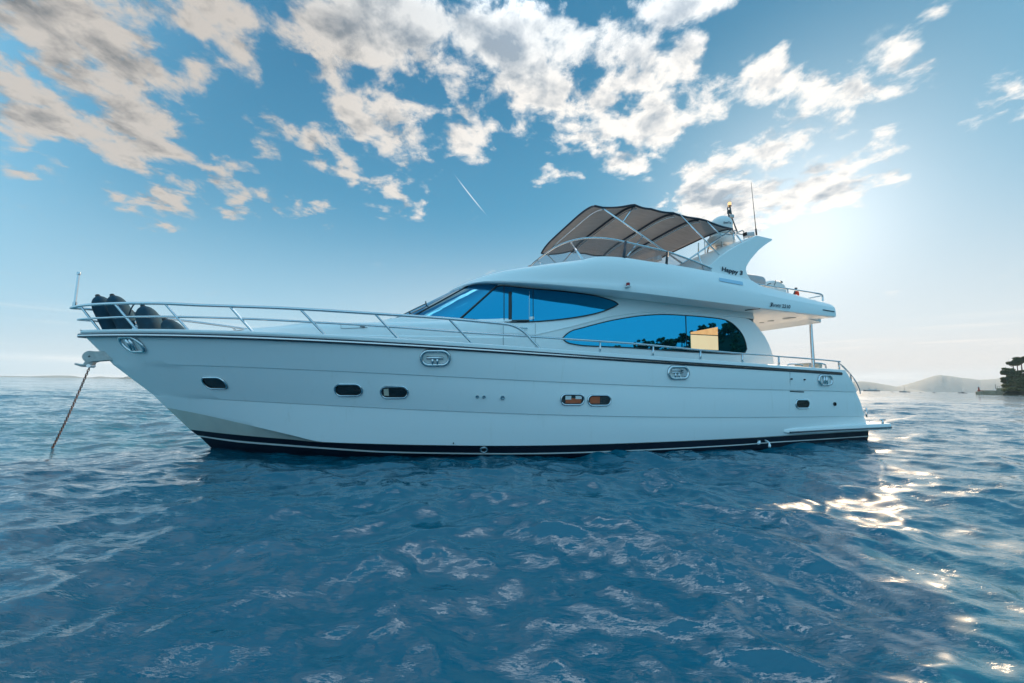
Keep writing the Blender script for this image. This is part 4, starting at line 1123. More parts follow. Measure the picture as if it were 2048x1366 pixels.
# ---- after rail of the flybridge, cockpit post, soffit lights
S_top = lambda X, z: Wtop(X) - .06
def aft_rail():
    P = [hit(x, y, S_top) for x, y in ((1507, 566.5), (1515, 568.5), (1577, 577.8), (1634, 586.8), (1640.5, 588), (1644.3, 590.5), (1645.3, 594), (1645.8, 602.5))]
    for s in (1, -1): MB().tube([p * [1, s, 1] for p in P], .024, 0, 8).build('aft_rail', [MAT['steel']], yacht)
    c = P[4] + [.0, 0, -.06]
    MB().tube([c, c * [1, -1, 1]], .018, 0, 8).build('aft_rail', [MAT['steel']], yacht)
    for px, pt, pb in ((1575.5, 577.5, 585.5),):
        for s in (1, -1): MB().tube([hit(px, pt, S_top) * [1, s, 1], hit(px, pb + 2, S_top) * [1, s, 1]], .018, 0, 8).build('rail_post', [MAT['steel']], yacht)
aft_rail()
def posts():
    y = -2.0; a = hitY(1620.8, 638, y); b = hitY(1627, 742, y)
    for s in (1, -1):
        m = MB(); m.tube([a * [1, s, 1], b * [1, s, 1]], [.040, .048], 0, 12); m.lathe([(.10, 0), (.10, -.02), (.05, -.05)], a * [1, s, 1] + [0, 0, .02], (0, 0, 1), 0, 16)
        m.build('support_post', [MAT['steel']], yacht)
    for px, py, ry in ((1578.5, 636.5, .17), (1541.5, 641.8, .09), (1523.5, 645, .07)):
        z = float(z_lo(17.0)) + .018; c = hitZ(px, py, z); m = MB(); m.lathe([(0, -.015), (ry * .9, -.012), (ry, 0)], c, (0, 0, 1), 0, 18)
        m.build('ceiling_lamp', [MAT['grey_plastic']], yacht)
    z = float(z_lo(15.6)) + .012; m = MB(); m.tube([hitZ(1490, 620.6, z), hitZ(1520, 617.2, z)], .012, 0, 6); m.build('ceiling_seam', [MAT['gasket']], yacht)
posts()
# ---- seats on the flybridge, seen through the screen
def fly_seats():
    m = MB()
    for x, y, w in ((12.6, -1.5, 1.6), (14.2, -1.7, 1.3)): m.box((x, y, float(z_to(x)) - .12), (w, .55, .35), 0, None, .08)
    m.build('fly_seat', [MAT['white_plastic']], yacht)
    m = MB(); c = hitY(1314, 517, -1.2); m.tube([c + [-.45, 0, -.12], c + [.15, 0, .12]], .014, 0, 6); m.box(c + [.02, 0, -.02], (.16, .2, .12), 0, None, .02); m.build('fly_console', [MAT['grey_plastic']], yacht)
fly_seats()
print('beyond', len(bpy.data.objects))

# ================================================================== things carried by the yacht
def W(p): return to_world(p)
# fenders on the foredeck
def fender(p_top, p_bot, r, y, label, nub=True):
    a, b = W(hitY(*p_top, y)), W(hitY(*p_bot, y)); ax = a - b; L = np.linalg.norm(ax); ax /= L
    o = MB()
    prof = [(r * math.sin(q) ** .9, r * 1.9 * (1 - math.cos(q))) for q in np.linspace(.02, math.pi / 2, 9)] + [(r * 1.01, L * .5)] + [(r * math.cos(q) ** .9, L - r * 1.9 * (1 - math.sin(q))) for q in np.linspace(0, 1.50, 10)]
    o.lathe(prof, (0, 0, 0), ax, 0, 28)
    e = empty('fender', b)
    tag(e, label, 'fender', 'dark fenders stowed on the foredeck')
    o.build('cover', [MAT['fender_cloth']], e)
    k = MB().lathe([(.05, L - .015), (.036, L + .015), (.034, L + .035), (.02, L + .045), (0, L + .045)], (0, 0, 0), ax, 0, 14); k.build('end_cap', [MAT['black']], e)
    return e, a, ax
fender((196, 593), (240, 680), .165, -.10, 'dark cloth fender nearest the bow tip, leaning left beside its twin')
fender((225, 592), (271, 680), .165, -.30, 'dark cloth fender leaning left, second from the bow tip, tallest at the rail')
fender((263, 624), (287, 690), .165, .25, 'dark fender half hidden behind the big upright one, only its rounded shoulder showing')
_, fa, fx = fender((286, 613), (326, 706), .19, -.55, 'fattest dark fender leaning right behind the rail with a rope loop on top')
fender((318, 634), (348, 690), .165, .1, 'dark fender lying low just right of the fattest fender')
fender((330, 641), (374, 694), .17, -.75, 'rearmost dark fender lying low against the third rail stanchion')
def rope():
    p = fa + fx * .06
    P = smooth([p, p + RB.T @ np.array([-.04, -.03, .02]), p + RB.T @ np.array([-.12, -.03, -.06]), p + RB.T @ np.array([-.18, 0, -.25])], 6)
    o = MB().tube(P, .012, 0, 6).build('rope', [MAT['fender_cloth']]); tag(o, 'dark rope looped from the top of the fattest fender', 'rope')
rope()
# anchor chain
def chain():
    a = W(hitY(179, 735, 0)); d = ray(104, 893); b = CAMP + d * (CAM_H / -d[2]); v = b - a; L = np.linalg.norm(v); v /= L
    b = b + v * .5; L += .5
    u = np.cross(v, [0, 0, 1]); u /= np.linalg.norm(u); w = np.cross(v, u); m = MB(); pitch = .042; n = int(L / pitch)
    sagv = np.array([0, 0, -1.0])
    for i in range(n):
        t = i / n; c = a + v * (i + .5) * pitch + sagv * .10 * math.sin(math.pi * min(t, 1)); e = u if i % 2 else w
        ring = []
        for k in range(12):
            q = 2 * math.pi * k / 12; ring.append(c + v * (.030 * math.cos(q)) + e * (.016 * math.sin(q)))
        m.tube(ring, .0070, 0, 6, closed=True, caps=False)
    o = m.build('anchor_chain', [MAT['chain_steel']]); tag(o, 'rusty anchor chain running from the bow roller down into the sea', 'anchor chain')
chain()
# dinghy with its outboard on the after flybridge
def dinghy():
    base = hit(1545, 578, lambda X, z: 1.55); e = empty('dinghy', W([base[0], base[1], base[2] - .3]), TH)
    tag(e, 'grey inflatable dinghy with a pale outboard motor, stowed on the after flybridge', 'dinghy')
    inv = lambda p: np.asarray(p) - np.array([base[0], base[1], base[2] - .3])
    c0 = inv(hitY(1490, 566, -1.5)); c1 = inv(hitY(1519, 568.5, -1.5)); m = MB()
    ax_ = c1 - c0
    P = [c0 + [-1.2, 0, .02], c0 + [-.4, 0, .0], c0 * .5 + c1 * .5, c1 + [-.06, 0, 0], c1 + [.06, 0, -.03]]
    m.tube(P, [.26, .27, .27, .25, .12], 0, 20)
    m.tube([p + [0, 1.25, 0] for p in P], [.26, .27, .27, .25, .12], 0, 20)
    m.build('inflatable_tube', [MAT['hypalon']], e)
    f = MB(); f.box((c0 + c1) / 2 + [-.6, .62, -.1], (2.2, 1.0, .12), 0, None, .03); f.build('dinghy_floor', [MAT['white_plastic']], e)
    # outboard: cowling traced on the plane y = -1.35
    top = [(1523, 567.5), (1532, 563.5), (1543.3, 559.3), (1550, 559.1), (1560, 560), (1565.5, 562), (1568, 566.5), (1571.5, 567), (1574.5, 571), (1577, 577), (1578.2, 586), (1577, 592), (1540, 584), (1530, 577)]
    P = [inv(hitY(x, y, -1.35))[[0, 2]] for x, y in top]; n = len(P); cen = np.mean(P, 0); m = MB(); secs = []
    for q, sc_ in ((-.34, .70), (-.30, .88), (-.22, .97), (-.1, 1), (.1, 1), (.22, .97), (.30, .88), (.34, .70)):
        secs.append([np.array([cen[0] + (p[0] - cen[0]) * sc_, (base[1] * 0 + q + inv([0, -1.35, 0])[1] + .34), cen[1] + (p[1] - cen[1]) * sc_]) for p in P])
    m.grid(secs, 0, True, closed_v=True); m.add(secs[0], [tuple(range(n))], 0, False); m.add(secs[-1], [tuple(range(n))], 0, False)
    o = m.build('outboard_motor', [MAT['white_plastic']], e, 50)
    y = secs[2][0][1] - .02
    k = MB(); A = [inv(hitY(x, yy, -1.36)) for x, yy in ((1535, 569), (1541.5, 566.3))]; k.tube(A, .012, 0, 6)
    A = [inv(hitY(x, yy, -1.36)) for x, yy in ((1551, 560), (1550.5, 566), (1548.5, 571))]; k.tube(A, .008, 0, 6); k.build('cowling_seam', [MAT['gasket']], o)
    A = [inv(hitY(x, yy, -1.37)) for x, yy in ((1560.5, 561), (1565, 562.5), (1566, 566), (1561.5, 565))]
    MB().add(A, [(0, 1, 2, 3)], 0, False).build('decal', [MAT['dark_metal']], o)
dinghy()
def ensign():
    y = -.2; b = hitY(1586, 592, y); t = hitY(1592, 577.2, y); e = empty('ensign', W(b), TH); tag(e, 'orange red ensign hanging from a short staff at the after end of the flybridge', 'flag')
    m = MB(); m.tube([b * 0, t - b], .022, 0, 8); m.lathe([(0, .05), (.045, .03), (.045, -.02), (0, -.04)], t - b, (0, 0, 1), 0, 10); m.build('staff', [MAT['dark_metal']], e)
    tl, bl, br, tr = (hitY(x, yy, y) - b for x, yy in ((1591.5, 582), (1588.5, 588), (1600, 592.5), (1594, 582)))
    G = []
    for i in range(9):
        u = i / 8; row = []
        for j in range(9):
            v = j / 8; p = (tl * (1 - u) + tr * u) * (1 - v) + (bl * (1 - u) + br * u) * v; row.append(p + [0, .07 * math.sin(u * 7 + v), 0])
        G.append(row)
    MB().grid(G, 0, True).build('cloth', [MAT['flag_red']], e)
ensign()
def deck_chair():
    y = -1.6; c = hitY(1612, 734, y); e = empty('deck_chair', W([c[0], c[1], 1.52]), TH); tag(e, 'beige cushioned deck chair with a chrome frame in the after cockpit', 'chair')
    h = c[2] - 1.52
    MB().box((0, 0, h * .45), (.62, .6, .16), 0, None, .05).build('seat', [MAT['beige_cloth']], e)
    MB().box((-.32, 0, h * .75), (.14, .6, h * .55), 0, Matrix.Rotation(R(-14), 3, 'Y'), .05).build('backrest', [MAT['beige_cloth']], e)
    for s in (-1, 1):
        P = smooth([(-.34, s * .33, 0), (-.36, s * .33, h * .9), (-.25, s * .33, h * 1.16), (.3, s * .33, h * 1.14), (.38, s * .33, h * .9), (.38, s * .33, 0)], 5)
        MB().tube(P, .022, 0, 8).build('arm_frame', [MAT['steel']], e)
deck_chair()
def cockpit_sofa():
    y = -.9; c = hitY(1590, 735, y); e = empty('cockpit_sofa', W([c[0], c[1], 1.52]), TH); tag(e, 'low beige sofa just forward of the deck chair in the cockpit', 'sofa')
    h = c[2] - 1.52 + .10
    MB().box((0, 0, h * .4), (1.5, .8, h * .5), 0, None, .06).build('seat', [MAT['beige_cloth']], e)
    MB().box((.62, 0, h * .8), (.22, .8, h * .6), 0, Matrix.Rotation(R(12), 3, 'Y'), .06).build('backrest', [MAT['beige_cloth']], e)
cockpit_sofa()
# cooling water spilling from the side
def spill(px, py, px1, py1, label):
    c, n = outlet(px, py); z = 0.0; P = []
    e = hitY(px1, py1, c[1] - .22)
    for k in range(9):
        t = k / 8; P.append(W(c * (1 - t) + e * t + n * 0 + np.array([0, -.04 * math.sin(math.pi * t), .03 * math.sin(math.pi * t)])))
    o = MB().tube(P, [.012 + .014 * t + .005 * math.sin(9 * t) for t in np.linspace(0, 1, 9)], 0, 8).build('water_jet', [MAT['jet']]); tag(o, label, 'water jet')
mj = mat('jet', (.75, .82, .86), .15); 
spill(1531, 881, 1539, 894, 'longer jet of cooling water arching from the dark boot stripe near the stern')
spill(1517, 882, 1516.5, 887, 'short white dribble of cooling water just forward of the longer jet')

# ================================================================== SEA
def sea():
    rng = np.random.default_rng(7)
    rr = [0.9]
    while rr[-1] < 9000:
        r = rr[-1]; rr.append(r * (1 + np.interp(math.log(r), [0, math.log(60), math.log(160), math.log(9000)], [.0075, .0075, .03, .06])))
    rr = np.array(rr)
    th = np.concatenate([np.arange(-60, 60.01, .14), np.arange(62.5, 298, 2.5)]); th = np.radians(th)
    Rr, Tt = np.meshgrid(rr, th, indexing='ij'); X = Rr * np.sin(Tt); Y = Rr * np.cos(Tt)
    dth = np.where(np.abs((Tt + math.pi) % (2 * math.pi) - math.pi) < R(61), R(.14), R(2.5))
    dr = np.gradient(rr)[:, None] + 0 * Tt
    sp = np.maximum(dr * .8, Rr * dth)
    Z = np.zeros_like(X); DX = np.zeros_like(X); DY = np.zeros_like(X)
    # slow patches of livelier and calmer water
    gust = 1 + .35 * np.sin(X * .21 + 1.3 * np.sin(Y * .13)) * np.sin(Y * .17 + .7) 
    N = 150
    lam = np.exp(rng.uniform(math.log(.15), math.log(9.0), N)); main = R(205)
    for k in range(N):
        L = lam[k]; spread = .55 if L > 1.2 else .95
        dirn = main + rng.normal(0, spread); s = .0245 * np.interp(math.log(L), [math.log(.15), math.log(.4), math.log(.8), math.log(2.5), math.log(9)], [1.0, 1.15, 1.05, .75, .35])
        kk = 2 * math.pi / L; a = s / kk; fade = np.clip((L / sp - 2.5) / 4, 0, 1)
        if L > 3: fade = fade * np.clip((900 - Rr) / 500, 0, 1)
        ph = kk * (X * math.sin(dirn) + Y * math.cos(dirn)) + rng.uniform(0, 6.28)
        w = a * fade * gust; Z += w * np.cos(ph); q = w * np.sin(ph) * .8; DX -= q * math.sin(dirn); DY -= q * math.cos(dirn)
    X = X + DX; Y = Y + DY
    nr, nt = X.shape; co = np.stack([X, Y, Z], -1).reshape(-1, 3).astype(np.float32)
    co = np.vstack([co, [[0, 0, 0]]]).astype(np.float32)
    i, j = np.meshgrid(np.arange(nr - 1), np.arange(nt), indexing='ij'); j2 = (j + 1) % nt
    q = np.stack([i * nt + j, i * nt + j2, (i + 1) * nt + j2, (i + 1) * nt + j], -1).reshape(-1, 4)
    me = bpy.data.meshes.new('water'); nv = len(co); nf = len(q); jj = np.arange(nt); tri = np.stack([np.full(nt, nv - 1), (jj + 1) % nt, jj], -1)
    me.vertices.add(nv); me.vertices.foreach_set('co', co.ravel())
    me.loops.add(nf * 4 + nt * 3); me.loops.foreach_set('vertex_index', np.concatenate([q.ravel(), tri.ravel()]).astype(np.int32))
    me.polygons.add(nf + nt); me.polygons.foreach_set('loop_start', np.concatenate([np.arange(nf) * 4, nf * 4 + np.arange(nt) * 3]).astype(np.int32))
    me.polygons.foreach_set('use_smooth', np.ones(nf + nt, bool)); me.update(calc_edges=True)
    if me.polygons[0].normal.z < 0: me.flip_normals()
    m = bpy.data.materials.new('sea_water'); m.use_nodes = True; T = NT(m.node_tree); b = T.n['Principled BSDF']
    b.inputs['Base Color'].default_value = (.0, .108, .165, 1); b.inputs['Roughness'].default_value = .04; b.inputs['IOR'].default_value = 1.55
    b.inputs['Coat Weight'].default_value = .07; b.inputs['Coat Roughness'].default_value = .30; b.inputs['Coat IOR'].default_value = 1.45   # capillary ripples too fine to model
    g = T.new('ShaderNodeNewGeometry'); P = g.outputs['Position']
    mp = T.new('ShaderNodeMapping'); T.l.new(P, mp.inputs[0]); mp.inputs[2].default_value = (0, 0, R(25)); mp.inputs[3].default_value = (.55, 1.6, 1)
    n1 = T.noise(mp.outputs[0], 9.0, 4, .55, .6); n2 = T.noise(mp.outputs[0], 1.1, 5, .62, .4)
    patch = T.ramp(T.noise(P, .16, 3, .5), .35, .65, .45, 1.0)
    b1 = T.new('ShaderNodeBump'); b1.inputs['Distance'].default_value = .012; T.l.new(T.math('MULTIPLY', patch, .9), b1.inputs['Strength']); b1.inputs['Filter Width'].default_value = .05; T.l.new(n1, b1.inputs['Height'])
    # slopes of waves too small for the mesh, added straight to the normal so that they hold far away too
    def slope(scale, detail, amp, rough=.6):
        n = T.new('ShaderNodeTexNoise'); T.l.new(mp.outputs[0], n.inputs['Vector']); n.inputs['Scale'].default_value = scale; n.inputs['Detail'].default_value = detail; n.inputs['Roughness'].default_value = rough
        return T.vmath('MULTIPLY', T.vmath('SUBTRACT', n.outputs[1], (.5, .5, .5)), (amp, amp, 0))
    N = T.vmath('ADD', T.vmath('ADD', T.vmath('ADD', b1.outputs[0], slope(1.9, 6, .80, .70)), slope(.30, 3, .42)), slope(.055, 2, .30))
    fine = T.vmath('MULTIPLY', slope(5.5, 7, 1.25, .78), T.vmath('ADD', (0, 0, 0), patch)); N = T.vmath('ADD', N, fine)
    T.l.new(T.vmath('NORMALIZE', N), b.inputs['Normal'])
    me.materials.append(m); o = bpy.data.objects.new('water', me); COL.objects.link(o); tag(o, kind='structure', label='blue green sea with short wind waves', cat='water')
sea()

# ================================================================== FAR SHORES
mat('scrub', (.10, .11, .085), .9, vary=.35, vscale=.02); mat('rock', (.30, .25, .19), .9, vary=.35, vscale=.25, bump=.5, bscale=.6)
mat('stone', (.46, .32, .21), .85, vary=.25, vscale=.8); mat('bark', (.09, .06, .045), .9, vary=.3, vscale=4); mat('dark_hull', (.10, .11, .12), .6); mat('ship_white', (.60, .60, .58), .6)
mat('red_paint', (.45, .06, .04), .5)
def leafmat(name, c):
    m = bpy.data.materials.new(name); m.use_nodes = True; T = NT(m.node_tree); b = T.n['Principled BSDF']; g = T.new('ShaderNodeNewGeometry')
    T.l.new(T.mix(g.outputs['Random Per Island'], (*[x * .55 for x in c], 1), (*[min(1, x * 1.5) for x in c], 1)), b.inputs['Base Color']); b.inputs['Roughness'].default_value = .7
    tl = T.new('ShaderNodeBsdfTranslucent'); tl.inputs[0].default_value = (c[0] * 1.6, c[1] * 1.7, c[2], 1); mx = T.new('ShaderNodeMixShader'); mx.inputs[0].default_value = .25
    T.l.new(b.outputs[0], mx.inputs[1]); T.l.new(tl.outputs[0], mx.inputs[2]); T.l.new(mx.outputs[0], T.n['Material Output'].inputs[0]); MAT[name] = m
leafmat('leaf_pine', (.055, .075, .030)); leafmat('leaf_light', (.085, .095, .035))
def polar(az_deg, r, z=0.0): return np.array([r * math.sin(R(az_deg)), r * math.cos(R(az_deg)), z])
def px_az(px): return math.degrees(math.atan((px - CX) / F))
def ridge(name, prof, dist, depth, seed, label):
    """hill range: (azimuth, height) profile at a distance, with a real slope in front and behind"""
    rng = np.random.default_rng(seed); az = np.linspace(prof[0][0], prof[-1][0], 180); h = pchip(*np.array(prof).T)(az)
    ph = rng.uniform(0, 6.28, 12); G = []
    for k, v in enumerate(np.linspace(-1, 1, 22)):
        row = []
        for a, hh in zip(az, h):
            w = sum(math.sin(a * f * 6 + p + v * 3) / f for f, p in zip((1, 2, 3.7, 5.9, 9.1, 14), ph)) * .05
            z = hh * max(0, (1 - abs(v) ** 1.35)) * (1 + w * (1 - abs(v)) * abs(v) * 3) * (1 + .03 * w * 20 * .2); row.append(polar(a, dist + v * depth + w * depth * .3, z - 1.5 * (abs(v) > .97)))
        G.append(row)
    o = MB().grid(G, 0, True).build(name, [MAT['scrub']]); tag(o, label, 'hills', kind='structure'); return o
D1 = 7600
hz = lambda px, py, d, hy: (hy - py) / F * d * math.cos(R(px_az(px)))
ridge('hills', [(px_az(p), hz(p, y, D1, 785.5)) for p, y in ((1690, 769), (1725, 768.2), (1760, 772), (1785, 775.8), (1815, 779.5), (1850, 785))], D1 - 600, 500, 3, 'low pale island slope behind the stern')
ridge('hills', [(px_az(p), hz(p, y, D1, 786)) for p, y in ((1760, 784), (1800, 774.5), (1840, 763), (1865, 754.5), (1883, 751.5), (1900, 753.5), (1930, 757), (1965, 759.8), (1990, 757.5), (2010, 752.5), (2060, 742), (2140, 735), (2260, 760), (2360, 786))], D1, 800, 5, 'pale rounded hill across the bay')
ridge('hills', [(px_az(p), max(1, hz(p, y, D1, 752 + p * .017))) for p, y in ((-260, 745), (-120, 744), (-30, 748), (20, 750), (60, 750.6), (90, 749.5), (130, 749), (150, 749.5), (170, 753), (185, 753), (205, 751), (225, 752.5), (260, 753), (330, 754), (420, 758))], D1 + 300, 700, 8, 'low pale islands on the horizon beyond the bow')
ridge('hills', [(px_az(p), hz(p, y, 4200, 752 + p * .017 + .8)) for p, y in ((238, 756.5), (250, 754.0), (262, 751.5), (290, 750), (330, 755), (380, 759))], 4200, 150, 9, 'small dark point of land behind the stem')

# headland to the right, carrying on out of the picture round to where the saloon windows mirror it
HEAD = [(53.6, 0), (53.9, 9), (54.4, 15), (55.5, 18), (60, 21), (70, 24), (82, 31), (96, 44), (106, 52), (111, 50), (116, 42), (120, 37), (124, 33), (128, 27), (132, 19), (137, 9), (145, 7), (160, 5), (168, 0)]
rbase = lambda a: float(np.interp(a, [53, 58, 84, 180], [396, 396, 262, 262]))
hfun = pchip(*np.array(HEAD, float).T)
def headland():
    rng = np.random.default_rng(2); G = []; azs = np.concatenate([np.linspace(53.6, 56, 30), np.linspace(56.4, 168, 150)])
    for v in np.linspace(0, 1, 22):
        row = []
        for a in azs:
            n = math.sin(a * .9 + v * 4 + math.sin(a * .37) * 3) * .5 + math.sin(a * 2.3 + v * 9 + 1) * .3 + math.sin(a * 5.1 + v * 15) * .2
            r = rbase(a) + v * 110 + n * 5 * (1 - v); z = hfun(a) * (min(1, v * 2.2) ** .45 * .72 + .28 * v) * (1 - max(0, v - .8) * 3) + n * 1.2 * min(1, hfun(a) / 10) - 1.0 * (v == 0)
            row.append(polar(a, r, z))
        G.append(row)
    m = MB().grid(G, 0, False); o = m.build('headland', [MAT['headland']]); tag(o, 'rocky wooded headland at the right edge', 'cliff', kind='structure')
def headmat():
    m = bpy.data.materials.new('headland'); m.use_nodes = True; T = NT(m.node_tree); b = T.n['Principled BSDF']; b.inputs['Roughness'].default_value = .9
    g = T.new('ShaderNodeNewGeometry'); s = T.new('ShaderNodeSeparateXYZ'); T.l.new(g.outputs['Normal'], s.inputs[0]); n = T.noise(g.outputs['Position'], .35, 5, .65)
    rockc = T.mix(T.ramp(n, .3, .7), (.17, .13, .095, 1), (.36, .29, .21, 1)); T.l.new(T.mix(T.ramp(T.math('ADD', s.outputs[2], T.math('MULTIPLY', n, .5)), .55, .95), rockc, (.035, .045, .022, 1)), b.inputs['Base Color']); MAT['headland'] = m
headmat(); headland()

def crown_mesh(rng, h, w, clumps, leaves, size, flat):
    """leaf-sized quads in clumps; umbrella crown for flat < 1"""
    V = []; Fs = []
    for _ in range(clumps):
        q = rng.uniform(0, 6.28); rad = w * math.sqrt(rng.uniform(0, 1)) * .8; c = np.array([rad * math.cos(q), rad * math.sin(q), h * (1 + flat * rng.uniform(-.55, .25) * (1 - .4 * rad / w))]); cr = w * rng.uniform(.22, .42)
        for _ in range(leaves):
            d = rng.normal(0, 1, 3); d /= np.linalg.norm(d); p = c + d * cr * rng.uniform(.55, 1.05) * [1, 1, .7]; a = rng.normal(0, 1, 3); a /= np.linalg.norm(a); b_ = np.cross(a, d); b_ /= np.linalg.norm(b_) + 1e-9; s = size * rng.uniform(.6, 1.3)
            o = len(V); V += [p - a * s - b_ * s, p + a * s - b_ * s, p + a * s + b_ * s, p - a * s + b_ * s]; Fs.append((o, o + 1, o + 2, o + 3))
    return V, Fs
def trunk_mb(rng, h, r, w):
    m = MB(); bend = rng.uniform(-.06, .06, 2) * h; P = [np.array([bend[0] * t * t, bend[1] * t * t, h * t]) for t in np.linspace(0, 1, 6)]
    m.tube(P, [r * (1 - .6 * t) for t in np.linspace(0, 1, 6)], 0, 7)
    for k in range(5):
        q = rng.uniform(0, 6.28); s = P[rng.integers(3, 6)]; m.tube([s, s + [math.cos(q) * w * .35, math.sin(q) * w * .35, h * .12], s + [math.cos(q) * w * .65, math.sin(q) * w * .65, h * .18]], [r * .4, r * .28, r * .12], 0, 5)
    return m
def make_tree(seed, h, w, flat, leaf, label, loc, n=26):
    rng = np.random.default_rng(seed); e = empty('pine_tree', loc, rng.uniform(0, 6.28)); tag(e, label, 'tree', 'trees on the headland')
    trunk_mb(rng, h * .9, h * .035, w).build('trunk', [MAT['bark']], e)
    V, Fs = crown_mesh(rng, h * .92, w, n, 95, .27, flat); MB().add(V, Fs, 0, False).build('crown', [MAT[leaf]], e); return e
def ground(a, r):
    v = (r - rbase(a)) / 110; return float(hfun(a)) * (min(1, max(v, 0) * 2.2) ** .45 * .72 + .28 * v)
TREES = [  # px, height of crown top in px rows, radius, crown depth, leaf, label
 (2013, 741, 2.4, 7.0, .55, 'leaf_pine', 'dark pine leaning farthest out over the water at the left end of the headland'),
 (2022, 736, 3.0, 7.5, .60, 'leaf_light', 'paler bushy tree on the slope under the highest pines'),
 (2030, 722, 2.8, 8.5, .40, 'leaf_pine', 'slender pine with a gap of sky under its flat crown'),
 (2037, 719, 3.0, 8.0, .45, 'leaf_pine', 'dark pine touching the gap, just left of the tallest one'),
 (2046, 713, 3.4, 9.5, .50, 'leaf_pine', 'tallest pine on the headland, cut by the right edge of the photo'),
 (2012, 756, 2.3, 6.0, .80, 'leaf_pine', 'round dark shrub-like tree low on the left face of the cliff'),
 (2027, 750, 3.2, 6.5, .85, 'leaf_light', 'broad olive green tree halfway down the cliff'),
 (2040, 742, 3.4, 7.0, .85, 'leaf_pine', 'dense dark tree halfway down the cliff by the photo edge'),
 (2012, 770, 2.0, 4.5, .90, 'leaf_light', 'lowest small tree beside the end of the stone jetty'),
 (2022, 763, 2.4, 4.5, .90, 'leaf_pine', 'low dark tree above the pale rock face'),
]
for k, (px, ptop, w, h, fl, leaf, lab) in enumerate(TREES):
    a = px_az(px); r = 406 + (785 - ptop) * .45; ztop = (786 - ptop) / F * r * math.cos(R(a)) + CAM_H
    make_tree(100 + k, h, w * 1.05, fl * 1.15, leaf, lab, polar(a, r, ztop - h * 1.08), 34)
def wood():
    """the part of the wood that only the windows show: one mass"""
    rng = np.random.default_rng(31); V = []; Fs = []; TV = MB()
    for k in range(560):
        a = rng.uniform(56.5, 150); r = rbase(a) + 4 + 88 * rng.uniform(0, 1) ** 1.2; h = rng.uniform(6, 12); w = rng.uniform(2.4, 4.6); z = ground(a, r); b = polar(a, r, z - .5)
        v, f = crown_mesh(rng, h * .95, w, 13, 40, .40, rng.choice([.5, .9, 1.1])); o = len(V); V += [p + b for p in v]; Fs += [tuple(i + o for i in q) for q in f]
        TV.tube([b, b + [0, 0, h * .9]], [.25, .12], 1, 5)
    m = MB().add(V, Fs, 0, False); m.add(TV.v, TV.f, 1, True)
    me = bpy.data.meshes.new('woodland'); me.from_pydata(m.v, [], m.f); me.materials.append(MAT['leaf_pine']); me.materials.append(MAT['bark']); me.polygons.foreach_set('material_index', m.m)
    o = bpy.data.objects.new('woodland', me); COL.objects.link(o); tag(o, 'wood of pines along the headland, mirrored in the saloon windows', 'wood', kind='stuff')
wood()

def undergrowth():
    rng = np.random.default_rng(12); V = []; Fs = []
    for k in range(150):
        a = 53.75 + 4.5 * rng.uniform(0, 1); r = 397 + 34 * rng.uniform(0, 1); h = rng.uniform(1.6, 4.2); w = rng.uniform(1.4, 2.8)
        if rng.uniform() < .25 and r < 404: continue
        b = polar(a, r, max(ground(a, r) - .8, .4)); v, f = crown_mesh(rng, h * .8, w, 9, 36, .30, .9); o = len(V); V += [p + b for p in v]; Fs += [tuple(i + o for i in q) for q in f]
    me = bpy.data.meshes.new('undergrowth'); me.from_pydata(V, [], Fs); me.materials.append(MAT['leaf_light'])
    o = bpy.data.objects.new('undergrowth', me); COL.objects.link(o); tag(o, 'olive green scrub covering the slope between the pines', 'scrub', kind='stuff')
undergrowth()
